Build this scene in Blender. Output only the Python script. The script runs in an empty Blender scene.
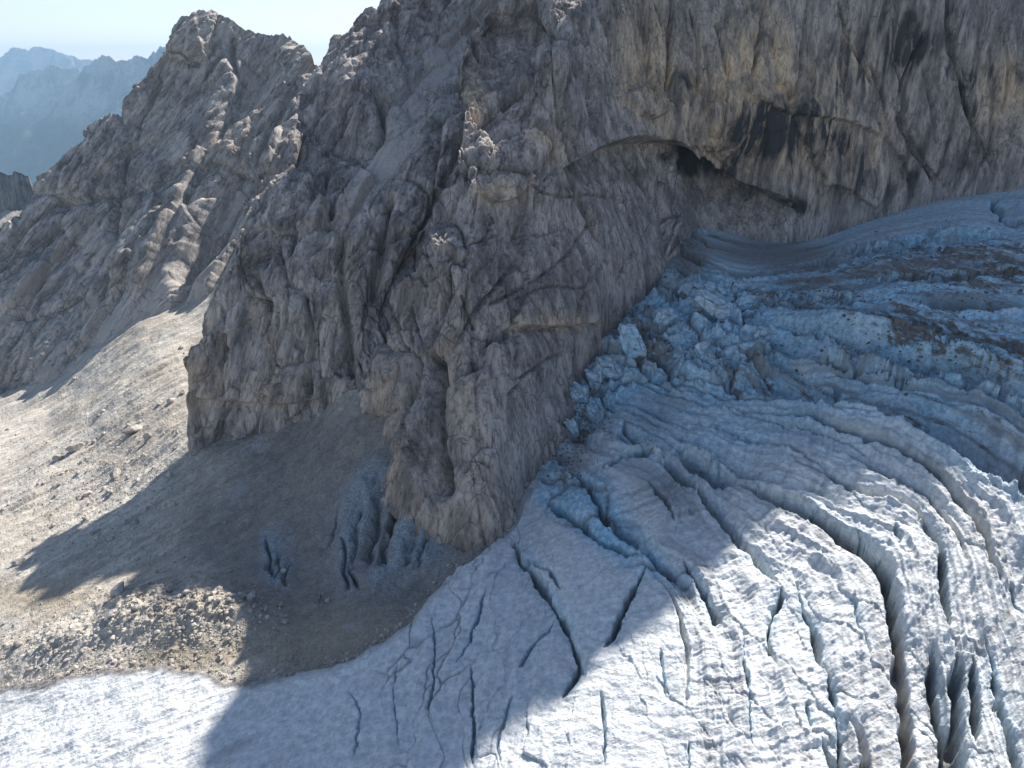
import bpy, math, numpy as np
from mathutils import Matrix, Vector

# ------------------------------------------------------------------ camera, world, sun, exposure
PITCH = math.radians(25.0)
FPX = 683.0                      # focal length in pixels of a 1024 px wide picture
CAM = np.array([0.0, 0.0, 120.0])
SUN_AZ, SUN_EL = math.radians(28.0), math.radians(42.0)   # azimuth measured from +Y towards +X
SKY_STRENGTH, SUN_STRENGTH, EXPOSURE = 0.122, 4.9, 0.88
scene = bpy.context.scene
cd = bpy.data.cameras.new("camera"); cam = bpy.data.objects.new("camera", cd)
scene.collection.objects.link(cam); scene.camera = cam
cd.sensor_width = 36.0; cd.lens = FPX / 1024 * 36.0
cd.clip_start = 0.5; cd.clip_end = 60000
cam.location = CAM; cam.rotation_euler = (math.radians(90) - PITCH, 0, 0)
w = bpy.data.worlds.new("World"); scene.world = w; w.use_nodes = True
nt = w.node_tree; nt.nodes.clear()
sky = nt.nodes.new("ShaderNodeTexSky"); sky.sky_type = 'NISHITA'; sky.sun_disc = False
sky.sun_elevation = SUN_EL; sky.sun_rotation = SUN_AZ; sky.altitude = 2700
sky.air_density = 1.0; sky.dust_density = 0.6; sky.ozone_density = 1.0
bg = nt.nodes.new("ShaderNodeBackground"); bg.inputs[1].default_value = SKY_STRENGTH
wo = nt.nodes.new("ShaderNodeOutputWorld")
wb = nt.nodes.new("ShaderNodeMix"); wb.data_type = 'RGBA'; wb.blend_type = 'MULTIPLY'; wb.inputs[0].default_value = 1.0
wb.inputs[7].default_value = (1.15, 1.0, 0.885, 1.0)          # camera white balance set for the shade
nt.links.new(sky.outputs[0], wb.inputs[6]); 
tc = nt.nodes.new("ShaderNodeTexCoord"); sx = nt.nodes.new("ShaderNodeSeparateXYZ"); mr = nt.nodes.new("ShaderNodeMapRange"); mr.interpolation_type = 'SMOOTHSTEP'
mr.inputs[1].default_value = 0.0; mr.inputs[2].default_value = 0.22
nt.links.new(tc.outputs['Generated'], sx.inputs[0]); nt.links.new(sx.outputs[2], mr.inputs[0])
hx = nt.nodes.new("ShaderNodeMix"); hx.data_type = 'RGBA'; hx.inputs[6].default_value = (0.70, 0.675, 0.735, 1); hx.inputs[7].default_value = (1, 1, 1, 1)
nt.links.new(mr.outputs[0], hx.inputs[0])
w2 = nt.nodes.new("ShaderNodeMix"); w2.data_type = 'RGBA'; w2.blend_type = 'MULTIPLY'; w2.inputs[0].default_value = 1.0
nt.links.new(wb.outputs[2], w2.inputs[6]); nt.links.new(hx.outputs[2], w2.inputs[7]); nt.links.new(w2.outputs[2], bg.inputs[0]); nt.links.new(bg.outputs[0], wo.inputs[0])
sl = bpy.data.lights.new("sun", 'SUN'); sl.energy = SUN_STRENGTH; sl.angle = math.radians(0.53); sl.color = (1.0, 0.95, 0.89)
so = bpy.data.objects.new("sun", sl); scene.collection.objects.link(so)
SDIR = np.array([math.sin(SUN_AZ) * math.cos(SUN_EL), math.cos(SUN_AZ) * math.cos(SUN_EL), math.sin(SUN_EL)])
so.rotation_euler = Vector(SDIR).to_track_quat('Z', 'Y').to_euler()
scene.view_settings.view_transform = 'Standard'; scene.view_settings.look = 'None'
scene.view_settings.exposure = EXPOSURE; scene.view_settings.gamma = 1.0
scene.view_settings.use_curve_mapping = False
scene.cycles.max_bounces = 5; scene.cycles.diffuse_bounces = 3; scene.cycles.glossy_bounces = 1
scene.cycles.volume_bounces = 0; scene.cycles.use_denoising = True
for ob in (cam, so): ob['kind'] = 'helper'

# ------------------------------------------------------------------ survey helpers: sight lines from the camera station to world points
cp, sp = math.cos(PITCH), math.sin(PITCH)
F32 = np.float32
def rays(u, v):
    a = (u - 512.0) / FPX; b = (384.0 - v) / FPX
    return np.stack([a, cp + b * sp, -sp + b * cp], -1)
def proj(P):
    q = P - CAM; fw = q[..., 1] * cp - q[..., 2] * sp; up = q[..., 1] * sp + q[..., 2] * cp
    return 512 + FPX * q[..., 0] / fw, 384 - FPX * up / fw, fw
def ctl(pts):
    """('z', value below the camera) or ('y', distance) control points -> (u, v, inverse depth)"""
    out = []
    for (u, v, k, val) in pts:
        d = rays(np.float64(u), np.float64(v))
        t = val / d[2] if k == 'z' else val / d[1]
        out.append((u, v, 1.0 / t))
    return np.array(out)
def tps_fit(c, lam=1e-4):
    n = len(c); X = c[:, :2] / 100.0
    r2 = ((X[:, None] - X[None]) ** 2).sum(-1)
    K = np.where(r2 > 0, 0.5 * r2 * np.log(np.maximum(r2, 1e-12)), 0) + lam * np.eye(n)
    Q = np.hstack([np.ones((n, 1)), X])
    A = np.zeros((n + 3, n + 3)); A[:n, :n] = K; A[:n, n:] = Q; A[n:, :n] = Q.T
    s = np.linalg.solve(A, np.concatenate([c[:, 2] * 100.0, np.zeros(3)]))
    return X, s
def tps_eval(fit, U, V):
    X, s = fit; n = len(X); x = (U / 100).astype(F32); y = (V / 100).astype(F32)
    o = (s[n] + s[n + 1] * x + s[n + 2] * y).astype(F32)
    for k in range(n):
        r2 = (x - F32(X[k, 0])) ** 2 + (y - F32(X[k, 1])) ** 2
        o += F32(0.5 * s[k]) * r2 * np.log(np.maximum(r2, F32(1e-9)))
    return o / 100.0

# ------------------------------------------------------------------ noise
_rs = np.random.RandomState(7)
_T = _rs.uniform(-1, 1, (64, 64, 64)).astype(F32)
_J = _rs.uniform(-0.5, 0.5, (32, 32, 32, 3)).astype(F32)
_R = _rs.normal(0, 1, (32, 32, 32, 3)).astype(F32)
_rot = []
for _k in range(12):
    _q, _ = np.linalg.qr(_rs.normal(size=(3, 3))); _rot.append(_q.astype(F32))
def vnoise(P):
    f = np.floor(P); i = f.astype(np.int32); r = (P - f).astype(F32)
    r = r * r * r * (r * (r * 6 - 15) + 10)
    x0, y0, z0 = i[..., 0] & 63, i[..., 1] & 63, i[..., 2] & 63
    x1, y1, z1 = (x0 + 1) & 63, (y0 + 1) & 63, (z0 + 1) & 63
    rx, ry, rz = r[..., 0], r[..., 1], r[..., 2]
    def L(a, b, t): return a + (b - a) * t
    return L(L(L(_T[x0, y0, z0], _T[x1, y0, z0], rx), L(_T[x0, y1, z0], _T[x1, y1, z0], rx), ry),
             L(L(_T[x0, y0, z1], _T[x1, y0, z1], rx), L(_T[x0, y1, z1], _T[x1, y1, z1], rx), ry), rz)
def fbm(P, size, octv=4, gain=0.5, seed=0, ridged=False):
    o = 0; a = 1.0; s = size; n = 0
    for k in range(octv):
        q = (P @ _rot[(k + seed) % 12]) / F32(s) + F32(17.3 * (k + seed) + 3.1)
        v = vnoise(q)
        if ridged: v = 1 - 2.2 * np.abs(v)
        o = o + a * v; n += a; a *= gain; s *= 0.5
    return o / n
def stretch(P, axis, k):
    """compress along axis so that noise becomes k times longer that way"""
    a = np.array(axis, F32); a /= np.linalg.norm(a)
    d = P @ a
    return P - (1 - 1.0 / k) * d[..., None] * a
def facets(P, size, seed=0):
    """tilted-block field: returns (block plane height, distance to nearest joint, random per block)"""
    q = (P @ _rot[seed % 12]) / F32(size) + F32(11.7 * seed + 5)
    b = np.floor(q - 0.5).astype(np.int32)
    F1 = np.full(q.shape[:-1], 9.0, F32); F2 = F1.copy(); H = np.zeros_like(F1); Rn = np.zeros_like(F1)
    for dx in (0, 1):
        for dy in (0, 1):
            for dz in (0, 1):
                cx, cy, cz = b[..., 0] + dx, b[..., 1] + dy, b[..., 2] + dz
                j = _J[cx & 31, cy & 31, cz & 31]; rv = _R[cx & 31, cy & 31, cz & 31]
                dq = q - (np.stack([cx, cy, cz], -1) + 0.5 + j * 0.8).astype(F32)
                d = (dq * dq).sum(-1)
                m = d < F1
                F2 = np.where(m, F1, np.minimum(F2, d))
                F1 = np.where(m, d, F1)
                H = np.where(m, (dq * rv).sum(-1) * 0.5 + rv[..., 0] * 0.25, H)
                Rn = np.where(m, rv[..., 1], Rn)
    return H, np.sqrt(F2) - np.sqrt(F1), Rn

# ------------------------------------------------------------------ traced lines
def sm(x, a, b):
    t = np.clip((x - a) / (b - a), 0, 1); return t * t * (3 - 2 * t)
def smooth_line(p, n=3):
    p = np.array(p, float)
    for _ in range(n):
        if len(p) < 3: break
        q = [p[0]]
        for a, b in zip(p[:-1], p[1:]):
            q += [a * .75 + b * .25, a * .25 + b * .75]
        q.append(p[-1]); p = np.array(q)
        if len(p) > 60: break
    return p
def line_dist(U, V, p):
    """signed distance (positive to the left of travel, as seen in a y-down picture: right hand side negative) and 0..1 position"""
    seg = np.linalg.norm(np.diff(p, axis=0), axis=1); L = np.concatenate([[0], np.cumsum(seg)]); tot = L[-1]
    best = np.full(U.shape, 1e9, F32); S = np.zeros(U.shape, F32); sg = np.ones(U.shape, F32)
    for k in range(len(p) - 1):
        ax, ay = p[k]; dx, dy = p[k + 1] - p[k]; l2 = dx * dx + dy * dy + 1e-9
        t = np.clip(((U - ax) * dx + (V - ay) * dy) / l2, 0, 1)
        ex, ey = U - ax - t * dx, V - ay - t * dy
        d = ex * ex + ey * ey; m = d < best
        best = np.where(m, d, best); S = np.where(m, (L[k] + t * seg[k]) / tot, S)
        sg = np.where(m, np.sign(dx * ey - dy * ex), sg)
    return -np.sqrt(best) * sg, S
def poly_sd(U, V, p):
    """signed distance to a closed outline, positive inside"""
    p = np.array(p, float); best = np.full(U.shape, 1e12, F32); ins = np.zeros(U.shape, bool)
    for k in range(len(p)):
        ax, ay = p[k]; bx, by = p[(k + 1) % len(p)]; dx, dy = bx - ax, by - ay; l2 = dx * dx + dy * dy + 1e-9
        t = np.clip(((U - ax) * dx + (V - ay) * dy) / l2, 0, 1)
        d = (U - ax - t * dx) ** 2 + (V - ay - t * dy) ** 2
        best = np.minimum(best, d)
        if abs(dy) > 1e-9:
            c = ((ay > V) != (by > V)) & (U < dx * (V - ay) / dy + ax)
            ins ^= c
    d = np.sqrt(best); return np.where(ins, d, -d).astype(F32)
def along(U, V, pts, reach, fn):
    """apply fn(distance, position, weightmask) in the neighbourhood of a line"""
    p = smooth_line(pts)
    m = (U > p[:, 0].min() - reach) & (U < p[:, 0].max() + reach) & (V > p[:, 1].min() - reach) & (V < p[:, 1].max() + reach)
    if not m.any(): return
    d, s = line_dist(U[m], V[m], p)
    fn(m, d, s)

# ------------------------------------------------------------------ control nets of the terrain (u, v, 'z'|'y', value)
CONTACT = [(1100,165,'y',186),(1024,188,'y',190),(930,205,'y',195),(830,238,'y',195),(770,243,'y',190),(700,235,'y',188),
           (680,262,'y',170),(640,300,'y',155),(585,370,'y',135),(560,450,'y',115),(530,485,'y',106),(500,540,'y',94)]
N_GLACIER = ctl(CONTACT + [(0,690,'z',-86),(0,768,'z',-84),(-150,700,'z',-92),(-150,900,'z',-90),(100,672,'z',-81.5),(200,668,'z',-78.5),
    (250,685,'z',-77.5),(330,670,'z',-75),(400,640,'z',-73),(440,590,'z',-72.3),(480,555,'z',-71.8),(250,768,'z',-76),(0,900,'z',-82),
    (250,900,'z',-74),(512,768,'z',-70),(512,900,'z',-71),(512,650,'z',-69.5),(600,600,'z',-66),(600,500,'z',-64),
    (1024,768,'z',-62),(1024,900,'z',-64),(1024,600,'z',-57),(1024,506,'z',-53),(1024,438,'z',-50),(1024,330,'z',-42.5),(1024,250,'z',-36),
    (1180,250,'z',-34),(1180,500,'z',-50),(1180,800,'z',-58),
    (900,450,'z',-55),(900,600,'z',-61.5),(900,768,'z',-66),(760,400,'z',-57),(760,500,'z',-61),(760,600,'z',-65.3),(760,768,'z',-68),
    (700,300,'z',-48),(860,300,'z',-44.5),(640,400,'z',-60),(650,340,'z',-54)])
N_SCREE = ctl([(-150,420,'z',-125),(0,410,'z',-115),(0,500,'z',-103),(0,600,'z',-92),(0,690,'z',-88),(-150,690,'z',-98),(-150,560,'z',-108),
    (100,400,'z',-98),(100,450,'z',-95.5),(100,550,'z',-88),(100,640,'z',-83),(100,700,'z',-82.5),(200,330,'z',-86),(215,300,'z',-81),
    (280,240,'z',-57),(140,310,'z',-89),(60,385,'z',-108),(200,430,'z',-80),(200,500,'z',-81),(200,600,'z',-80.5),(200,680,'z',-79.2),
    (300,420,'z',-71),(300,500,'z',-75),(300,600,'z',-77.5),(300,680,'z',-76.5),(365,400,'z',-62),(400,450,'z',-66),(440,545,'z',-73),
    (480,555,'z',-72.8),(400,600,'z',-75.5),(400,650,'z',-74.5),(450,400,'z',-62),(550,500,'z',-70),(520,600,'z',-74),(300,800,'z',-78),
    (0,800,'z',-87),(270,340,'z',-75)])
N_WALL = ctl(CONTACT + [(480,555,'y',91),(440,548,'y',93),(420,510,'y',98.5),(385,440,'y',113),(367,400,'y',122),
    (1100,0,'y',205),(1200,100,'y',196),(900,100,'y',202),(900,0,'y',208),(1024,100,'y',198),(1024,0,'y',206),(830,150,'y',198),(800,50,'y',202),
    (720,200,'y',195),(700,165,'y',196),(715,130,'y',186),(640,120,'y',178),(660,190,'y',178),(620,60,'y',180),(620,0,'y',186),(720,30,'y',195),
    (550,0,'y',172),(540,-60,'y',184),(550,50,'y',151),(560,150,'y',146),(550,100,'y',149),(480,30,'y',167),(465,110,'y',147),(490,-10,'y',174),(508,60,'y',163),(525,30,'y',169),(505,130,'y',146),(470,180,'y',131),(430,50,'y',156),
    (600,200,'y',151),(640,240,'y',160),(600,300,'y',140),(550,350,'y',123),(500,400,'y',108),(470,450,'y',99),(450,500,'y',95),
    (430,400,'y',108),(400,350,'y',117),(420,300,'y',120),(405,250,'y',125),(450,260,'y',118),(500,300,'y',121),(385,330,'y',121),
    (372,370,'y',122),(520,220,'y',136),(500,500,'y',97),(440,200,'y',134),
    (450,-110,'y',186),(500,-70,'y',184),(560,-150,'y',194),(700,-100,'y',206),(850,-100,'y',212),(1024,-100,'y',213),(1200,-100,'y',212),
    (600,-400,'y',216),(800,-400,'y',222),(1000,-400,'y',226),(1200,-400,'y',226),(600,-650,'y',226),(1000,-650,'y',236),
    (480,620,'y',90),(560,520,'y',110),(620,400,'y',134),(760,320,'y',188),(1024,260,'y',188)])
N_BUTTRESS = ctl([(190,425,'y',139),(240,420,'y',135),(300,415,'y',132.5),(365,400,'y',130),(300,350,'y',137),(300,300,'y',141),(230,350,'y',142),
    (220,300,'y',146),(232,250,'y',150),(252,250,'y',152),(270,190,'y',167),(290,140,'y',175),(300,200,'y',161),(350,250,'y',151),(330,150,'y',178),(310,100,'y',193),(325,55,'y',206),
    (350,80,'y',192),(360,30,'y',210),(385,0,'y',216),(400,200,'y',160),(400,100,'y',190),(440,50,'y',216),(460,120,'y',180),(420,260,'y',152),
    (400,340,'y',141),(430,0,'y',230),(500,0,'y',228),(480,-80,'y',236),(490,-170,'y',242),(520,-250,'y',246),(650,-300,'y',246),(700,-180,'y',236),(300,480,'y',129),(570,-100,'y',236),(520,100,'y',204),(380,440,'y',128)])
N_PEAK = ctl([(-150,480,'y',205),(0,410,'y',235),(60,392,'y',236),(100,370,'y',240),(160,325,'y',248),(215,300,'y',250),(0,300,'y',267),(0,240,'y',292),(60,180,'y',314),
    (130,125,'y',335),(150,250,'y',278),(200,200,'y',297),(250,210,'y',282),(180,100,'y',341),(170,40,'y',361),(205,12,'y',370),(240,40,'y',368),
    (290,40,'y',364),(315,70,'y',352),(300,130,'y',325),(350,60,'y',360),(-150,340,'y',262),(-100,500,'y',210),(100,450,'y',225),(250,330,'y',240),(70,300,'y',268),(340,200,'y',312)])
FITS = {k: tps_fit(v) for k, v in dict(glacier=N_GLACIER, scree=N_SCREE, wall=N_WALL, buttress=N_BUTTRESS, peak=N_PEAK).items()}
# flow lines of the glacier: (value, points along the line)
FLOW = [(0,[(600,480),(604,510),(648,555),(684,585),(694,610),(708,640),(715,700),(720,780)]), (1,[(660,458),(694,481),(729,530),(763,571),(782,600),(790,650),(800,710),(810,780)]),
 (2,[(674,446),(742,489),(773,506),(811,521),(838,537),(879,571),(893,612),(899,655),(905,710),(910,780)]), (3,[(672,425),(730,450),(800,482),(860,502),(913,522),(937,554),(945,600),(958,660),(972,720),(985,780)]),
 (4,[(690,402),(742,416),(811,437),(880,460),(940,500),(985,560),(1005,620),(1020,690),(1040,780)]), (5,[(742,392),(835,420),(907,441),(968,479),(1016,508),(1060,570),(1090,660)]),
 (6,[(780,375),(828,385),(900,400),(965,425),(1030,465),(1090,530)]), (7,[(794,365),(862,372),(934,388),(992,410),(1050,445)]), (8,[(790,335),(860,350),(930,372),(1000,395),(1060,420)]),
 (9,[(800,318),(879,330),(930,345),(1024,364)]), (10,[(811,303),(865,310),(930,312),(1024,312)]), (11,[(800,280),(850,272),(920,262),(1024,262)]), (12.5,[(760,258),(830,246),(900,225),(1000,210)]),
 (-1,[(540,500),(585,522),(625,552),(650,600),(662,660),(668,780)]), (-2,[(520,530),(556,590),(581,640),(590,700),(595,780)]), (-3,[(500,550),(530,600),(540,660),(535,780)]), (-4,[(470,580),(485,640),(480,780)]),
 (-5,[(430,615),(435,690),(430,780)]), (-6.5,[(360,670),(370,780)]), (-9,[(200,690),(200,780)])]
FLOWFIT = tps_fit(np.array([(u, v, k / 100.0) for k, l in FLOW for u, v in l]), 2e-3)
#--END-P1--
# ------------------------------------------------------------------ materials
def mat_new(name, rough=0.9, spec=0.2):
    m = bpy.data.materials.new(name); m.use_nodes = True; n = m.node_tree.nodes; n.clear()
    o = n.new("ShaderNodeOutputMaterial"); b = n.new("ShaderNodeBsdfPrincipled")
    b.inputs['Roughness'].default_value = rough; b.inputs['Specular IOR Level'].default_value = spec
    m.node_tree.links.new(b.outputs[0], o.inputs[0]); m.cycles.displacement_method = 'BUMP'
    return m, b
class G:
    """small node-graph writer"""
    def __init__(s, m): s.t = m.node_tree; s.n = s.t.nodes; s.l = s.t.links; s.pos = s.n.new("ShaderNodeNewGeometry").outputs['Position']
    def put(s, sock, v):
        if hasattr(v, 'is_output'): s.l.new(v, sock)
        elif isinstance(v, (tuple, list)): sock.default_value = tuple(v) + ((1.0,) if len(v) == 3 and sock.type == 'RGBA' else ())
        else: sock.default_value = v
    def coord(s, scale=(1, 1, 1), rot=(0, 0, 0), src=None):
        q = s.n.new("ShaderNodeMapping"); s.put(q.inputs[0], src or s.pos); q.inputs['Rotation'].default_value = rot; q.inputs['Scale'].default_value = scale
        return q.outputs[0]
    def long(s, axis, k):
        q = s.n.new("ShaderNodeMapping"); q.vector_type = 'TEXTURE'; s.put(q.inputs[0], s.pos)
        q.inputs['Rotation'].default_value = Vector(axis).to_track_quat('Z', 'Y').to_euler(); q.inputs['Scale'].default_value = (1, 1, k)
        return q.outputs[0]
    def noise(s, vec, scale, detail=4, rough=0.6, dist=0.0):
        q = s.n.new("ShaderNodeTexNoise"); s.put(q.inputs['Vector'], vec); q.inputs['Scale'].default_value = scale
        q.inputs['Detail'].default_value = detail; q.inputs['Roughness'].default_value = rough; q.inputs['Distortion'].default_value = dist
        return q.outputs[0]
    def voro(s, vec, scale, feat='F1', out=0):
        q = s.n.new("ShaderNodeTexVoronoi"); q.feature = feat; s.put(q.inputs['Vector'], vec); q.inputs['Scale'].default_value = scale
        return q.outputs[out]
    def math(s, op, a, b=0.0, c=None, clamp=False):
        q = s.n.new("ShaderNodeMath"); q.operation = op; q.use_clamp = clamp; s.put(q.inputs[0], a); s.put(q.inputs[1], b)
        if c is not None: s.put(q.inputs[2], c)
        return q.outputs[0]
    def rng(s, v, a, b, c=0.0, d=1.0):
        q = s.n.new("ShaderNodeMapRange"); q.interpolation_type = 'SMOOTHSTEP'
        for i, x in enumerate((v, a, b, c, d)): s.put(q.inputs[i], x)
        return q.outputs[0]
    def mix(s, f, a, b, mode='MIX'):
        q = s.n.new("ShaderNodeMix"); q.data_type = 'RGBA'; q.blend_type = mode
        s.put(q.inputs[0], f); s.put(q.inputs[6], a); s.put(q.inputs[7], b)
        return q.outputs[2]
    def attr(s, name):
        q = s.n.new("ShaderNodeAttribute"); q.attribute_name = name; return q.outputs['Fac']
    def bump(s, h, strength, dist, normal=None):
        q = s.n.new("ShaderNodeBump"); q.inputs['Strength'].default_value = strength; q.inputs['Distance'].default_value = dist
        s.put(q.inputs['Height'], h)
        if normal is not None: s.l.new(normal, q.inputs['Normal'])
        return q.outputs[0]

def rock_material(name, cool, warm, ochre, k=1.0, axis=(0.05, 0.1, 1), fine=1.0):
    m, b = mat_new(name, 0.92, 0.15); g = G(m)
    st = g.long(axis, 4.5)
    n1 = g.noise(g.pos, 0.045, 5, 0.6); n2 = g.noise(st, 0.32, 6, 0.65, 0.25); n3 = g.noise(st, 1.6 * fine, 5, 0.65)
    c = g.mix(g.rng(g.math('ADD', g.math('MULTIPLY', n1, 0.45), g.math('MULTIPLY', n2, 0.55)), 0.40, 0.60), cool, warm)
    c = g.mix(g.math('MULTIPLY', g.attr('pale'), 0.85), c, (0.48, 0.435, 0.39))
    c = g.mix(g.math('MULTIPLY', g.attr('tan'), g.rng(n2, 0.33, 0.6, 0.35, 1.0)), c, ochre)
    var = g.rng(n3, 0.30, 0.70, 0.50, 1.4)
    c = g.mix(1.0, c, g.mix(var, (0, 0, 0), (1, 1, 1)), 'MULTIPLY')
    c = g.mix(1.0, c, g.mix(g.rng(n2, 0.34, 0.66), (0.80, 0.80, 0.80), (1.22, 1.22, 1.22)), 'MULTIPLY')
    lich = g.rng(g.noise(g.pos, 0.9, 6, 0.7), 0.55, 0.72)
    c = g.mix(g.math('MULTIPLY', lich, 0.4), c, (0.55, 0.53, 0.50))
    sk = g.long((0.08, 0.1, 1), 11); s1 = g.noise(sk, 0.30, 5, 0.62, 0.6)
    c = g.mix(g.math('MULTIPLY', g.attr('streak'), g.rng(g.math('ADD', g.math('ADD', s1, g.math('MULTIPLY', g.math('SUBTRACT', n3, 0.5), 0.22)), g.math('MULTIPLY', g.attr('streak'), 0.12)), 0.52, 0.76)), c, (0.06, 0.056, 0.055))
    c = g.mix(g.math('MULTIPLY', g.attr('talus_lit'), 0.9), c, g.mix(g.noise(g.pos, 2.2, 5, 0.7), (0.28, 0.25, 0.23), (0.66, 0.60, 0.54)))  # loose debris; tone raised so the shaded buttress ramp looks sunlit
    # hairline joints and dark pits
    cr = g.rng(g.voro(g.coord((1, 1, 0.45), (0.3, 0.2, 0.4)), 0.55 * fine, 'DISTANCE_TO_EDGE'), 0.0, 0.055, 1.0, 0.0)
    crm = g.math('MULTIPLY', cr, g.rng(g.noise(g.pos, 0.12, 3), 0.45, 0.62))
    c = g.mix(g.math('MULTIPLY', crm, 0.55), c, (0.05, 0.048, 0.045))
    g.put(b.inputs['Base Color'], c)
    h = g.math('ADD', g.math('MULTIPLY', n2, 0.6), g.math('MULTIPLY', n3, 0.5))
    h = g.math('ADD', h, g.math('MULTIPLY', g.noise(g.pos, 5.0 * fine, 4, 0.7), 0.35))
    h = g.math('SUBTRACT', h, g.math('MULTIPLY', crm, 0.25))
    g.put(b.inputs['Normal'], g.bump(h, 0.8, 0.7 * k))
    return m
M_wall = rock_material('limestone_wall', (0.245, 0.214, 0.200), (0.43, 0.375, 0.342), (0.66, 0.48, 0.30))
M_butt = rock_material('limestone_buttress', (0.275, 0.244, 0.229), (0.50, 0.447, 0.41), (0.58, 0.42, 0.28), axis=(0.25, 0.3, 0.9))
M_peak = rock_material('limestone_peak', (0.28, 0.256, 0.238), (0.50, 0.454, 0.41), (0.54, 0.42, 0.30), 1.3, axis=(0.5, 0.5, 0.7), fine=0.6)

def scree_material():
    m, b = mat_new('scree', 0.95, 0.1); g = G(m)
    big = g.noise(g.pos, 0.035, 5, 0.6); med = g.noise(g.pos, 0.35, 6, 0.68); fine = g.noise(g.pos, 3.0, 5, 0.75)
    c = g.mix(g.rng(big, 0.4, 0.6), (0.40, 0.355, 0.30), (0.48, 0.45, 0.40))
    c = g.mix(g.rng(med, 0.35, 0.65), c, g.mix(0.5, c, (0.53, 0.49, 0.43)))
    dn = g.noise(g.long((-0.75, -0.6, -0.25), 8), 0.5, 5, 0.65, 0.3)
    c = g.mix(1.0, c, g.mix(g.rng(dn, 0.35, 0.65), (0.80, 0.79, 0.77), (1.15, 1.14, 1.12)), 'MULTIPLY')
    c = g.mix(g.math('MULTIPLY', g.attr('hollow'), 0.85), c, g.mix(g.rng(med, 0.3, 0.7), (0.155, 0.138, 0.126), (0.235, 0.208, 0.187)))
    c = g.mix(g.math('MULTIPLY', g.attr('sand'), 0.8), c, (0.33, 0.275, 0.20))
    c = g.mix(g.attr('ice'), c, g.mix(g.rng(fine, 0.35, 0.65), (0.21, 0.225, 0.235), (0.31, 0.34, 0.36)))
    c = g.mix(g.math('MULTIPLY', g.attr('snow'), g.rng(med, 0.35, 0.5)), c, (0.36, 0.38, 0.39))
    vo = g.voro(g.pos, 1.1, 'F1', 1); vs = g.voro(g.pos, 2.6, 'F1', 1)
    hs = g.n.new("ShaderNodeSeparateColor"); g.put(hs.inputs[0], vo)
    h2 = g.n.new("ShaderNodeSeparateColor"); g.put(h2.inputs[0], vs)
    c = g.mix(1.0, c, g.mix(g.math('ADD', g.math('MULTIPLY', hs.outputs[0], 0.5), g.math('MULTIPLY', h2.outputs[0], 0.5)), (0.80, 0.80, 0.80), (1.14, 1.14, 1.14)), 'MULTIPLY')
    c = g.mix(1.0, c, g.mix(g.rng(fine, 0.3, 0.7), (0.78, 0.78, 0.78), (1.18, 1.18, 1.18)), 'MULTIPLY')
    g.put(b.inputs['Base Color'], c)
    d1 = g.voro(g.pos, 1.1); d2 = g.voro(g.pos, 2.6)
    h = g.math('SUBTRACT', g.math('MULTIPLY', fine, 0.35), g.math('ADD', g.math('MULTIPLY', d1, 0.5), g.math('MULTIPLY', d2, 0.28)))
    g.put(b.inputs['Normal'], g.bump(h, 0.8, 0.35))
    return m
M_scree = scree_material()

def ice_material():
    m, b = mat_new('glacier_ice', 0.7, 0.3); g = G(m)
    fl = g.long((1.0, 0.35, 0), 4.5)
    big = g.noise(g.pos, 0.09, 5, 0.6); rip = g.noise(fl, 0.9, 5, 0.65, 0.3); fine = g.noise(g.pos, 4.0, 5, 0.75); mid = g.noise(g.pos, 1.1, 5, 0.7)
    crust = g.mix(g.rng(mid, 0.3, 0.7), (0.50, 0.495, 0.485), (0.76, 0.75, 0.73))
    crust = g.mix(g.math('MULTIPLY', g.attr('grit'), 0.75), crust, (0.24, 0.225, 0.21))
    blue = g.mix(g.rng(mid, 0.35, 0.65), (0.19, 0.40, 0.54), (0.52, 0.70, 0.80))
    c = g.mix(g.math('MULTIPLY', g.attr('blue'), g.rng(big, 0.3, 0.6, 0.6, 1.0), clamp=True), crust, blue)
    c = g.mix(g.math('MULTIPLY', g.rng(g.noise(fl, 2.2, 5, 0.7, 0.5), 0.52, 0.66), 0.30), c, (0.27, 0.25, 0.23))
    speck = g.rng(g.noise(g.pos, 6.0, 3, 0.8), 0.60, 0.72)
    c = g.mix(g.math('MULTIPLY', speck, 0.45), c, (0.22, 0.20, 0.18))
    dd = g.rng(g.math('ADD', g.math('MULTIPLY', g.noise(g.long((0.45, -0.9, 0), 4.0), 0.55, 6, 0.72, 0.6), 1.0), g.math('MULTIPLY', g.attr('dirt'), 0.32)), 0.61, 0.76)
    c = g.mix(dd, c, g.mix(g.rng(mid, 0.3, 0.7), (0.085, 0.08, 0.08), (0.22, 0.20, 0.185)))
    c = g.mix(g.math('MULTIPLY', g.attr('silt'), g.rng(mid, 0.25, 0.6, 0.5, 1.0)), c, g.mix(g.rng(fine, .3, .7), (0.13, 0.12, 0.115), (0.25, 0.225, 0.205)))
    g.put(b.inputs['Base Color'], c)
    h = g.math('ADD', g.math('MULTIPLY', rip, 0.8), g.math('MULTIPLY', fine, 0.16))
    h = g.math('ADD', h, g.math('MULTIPLY', mid, 0.45))
    g.put(b.inputs['Normal'], g.bump(h, 0.9, 0.5))
    return m
M_ice = ice_material()

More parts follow.
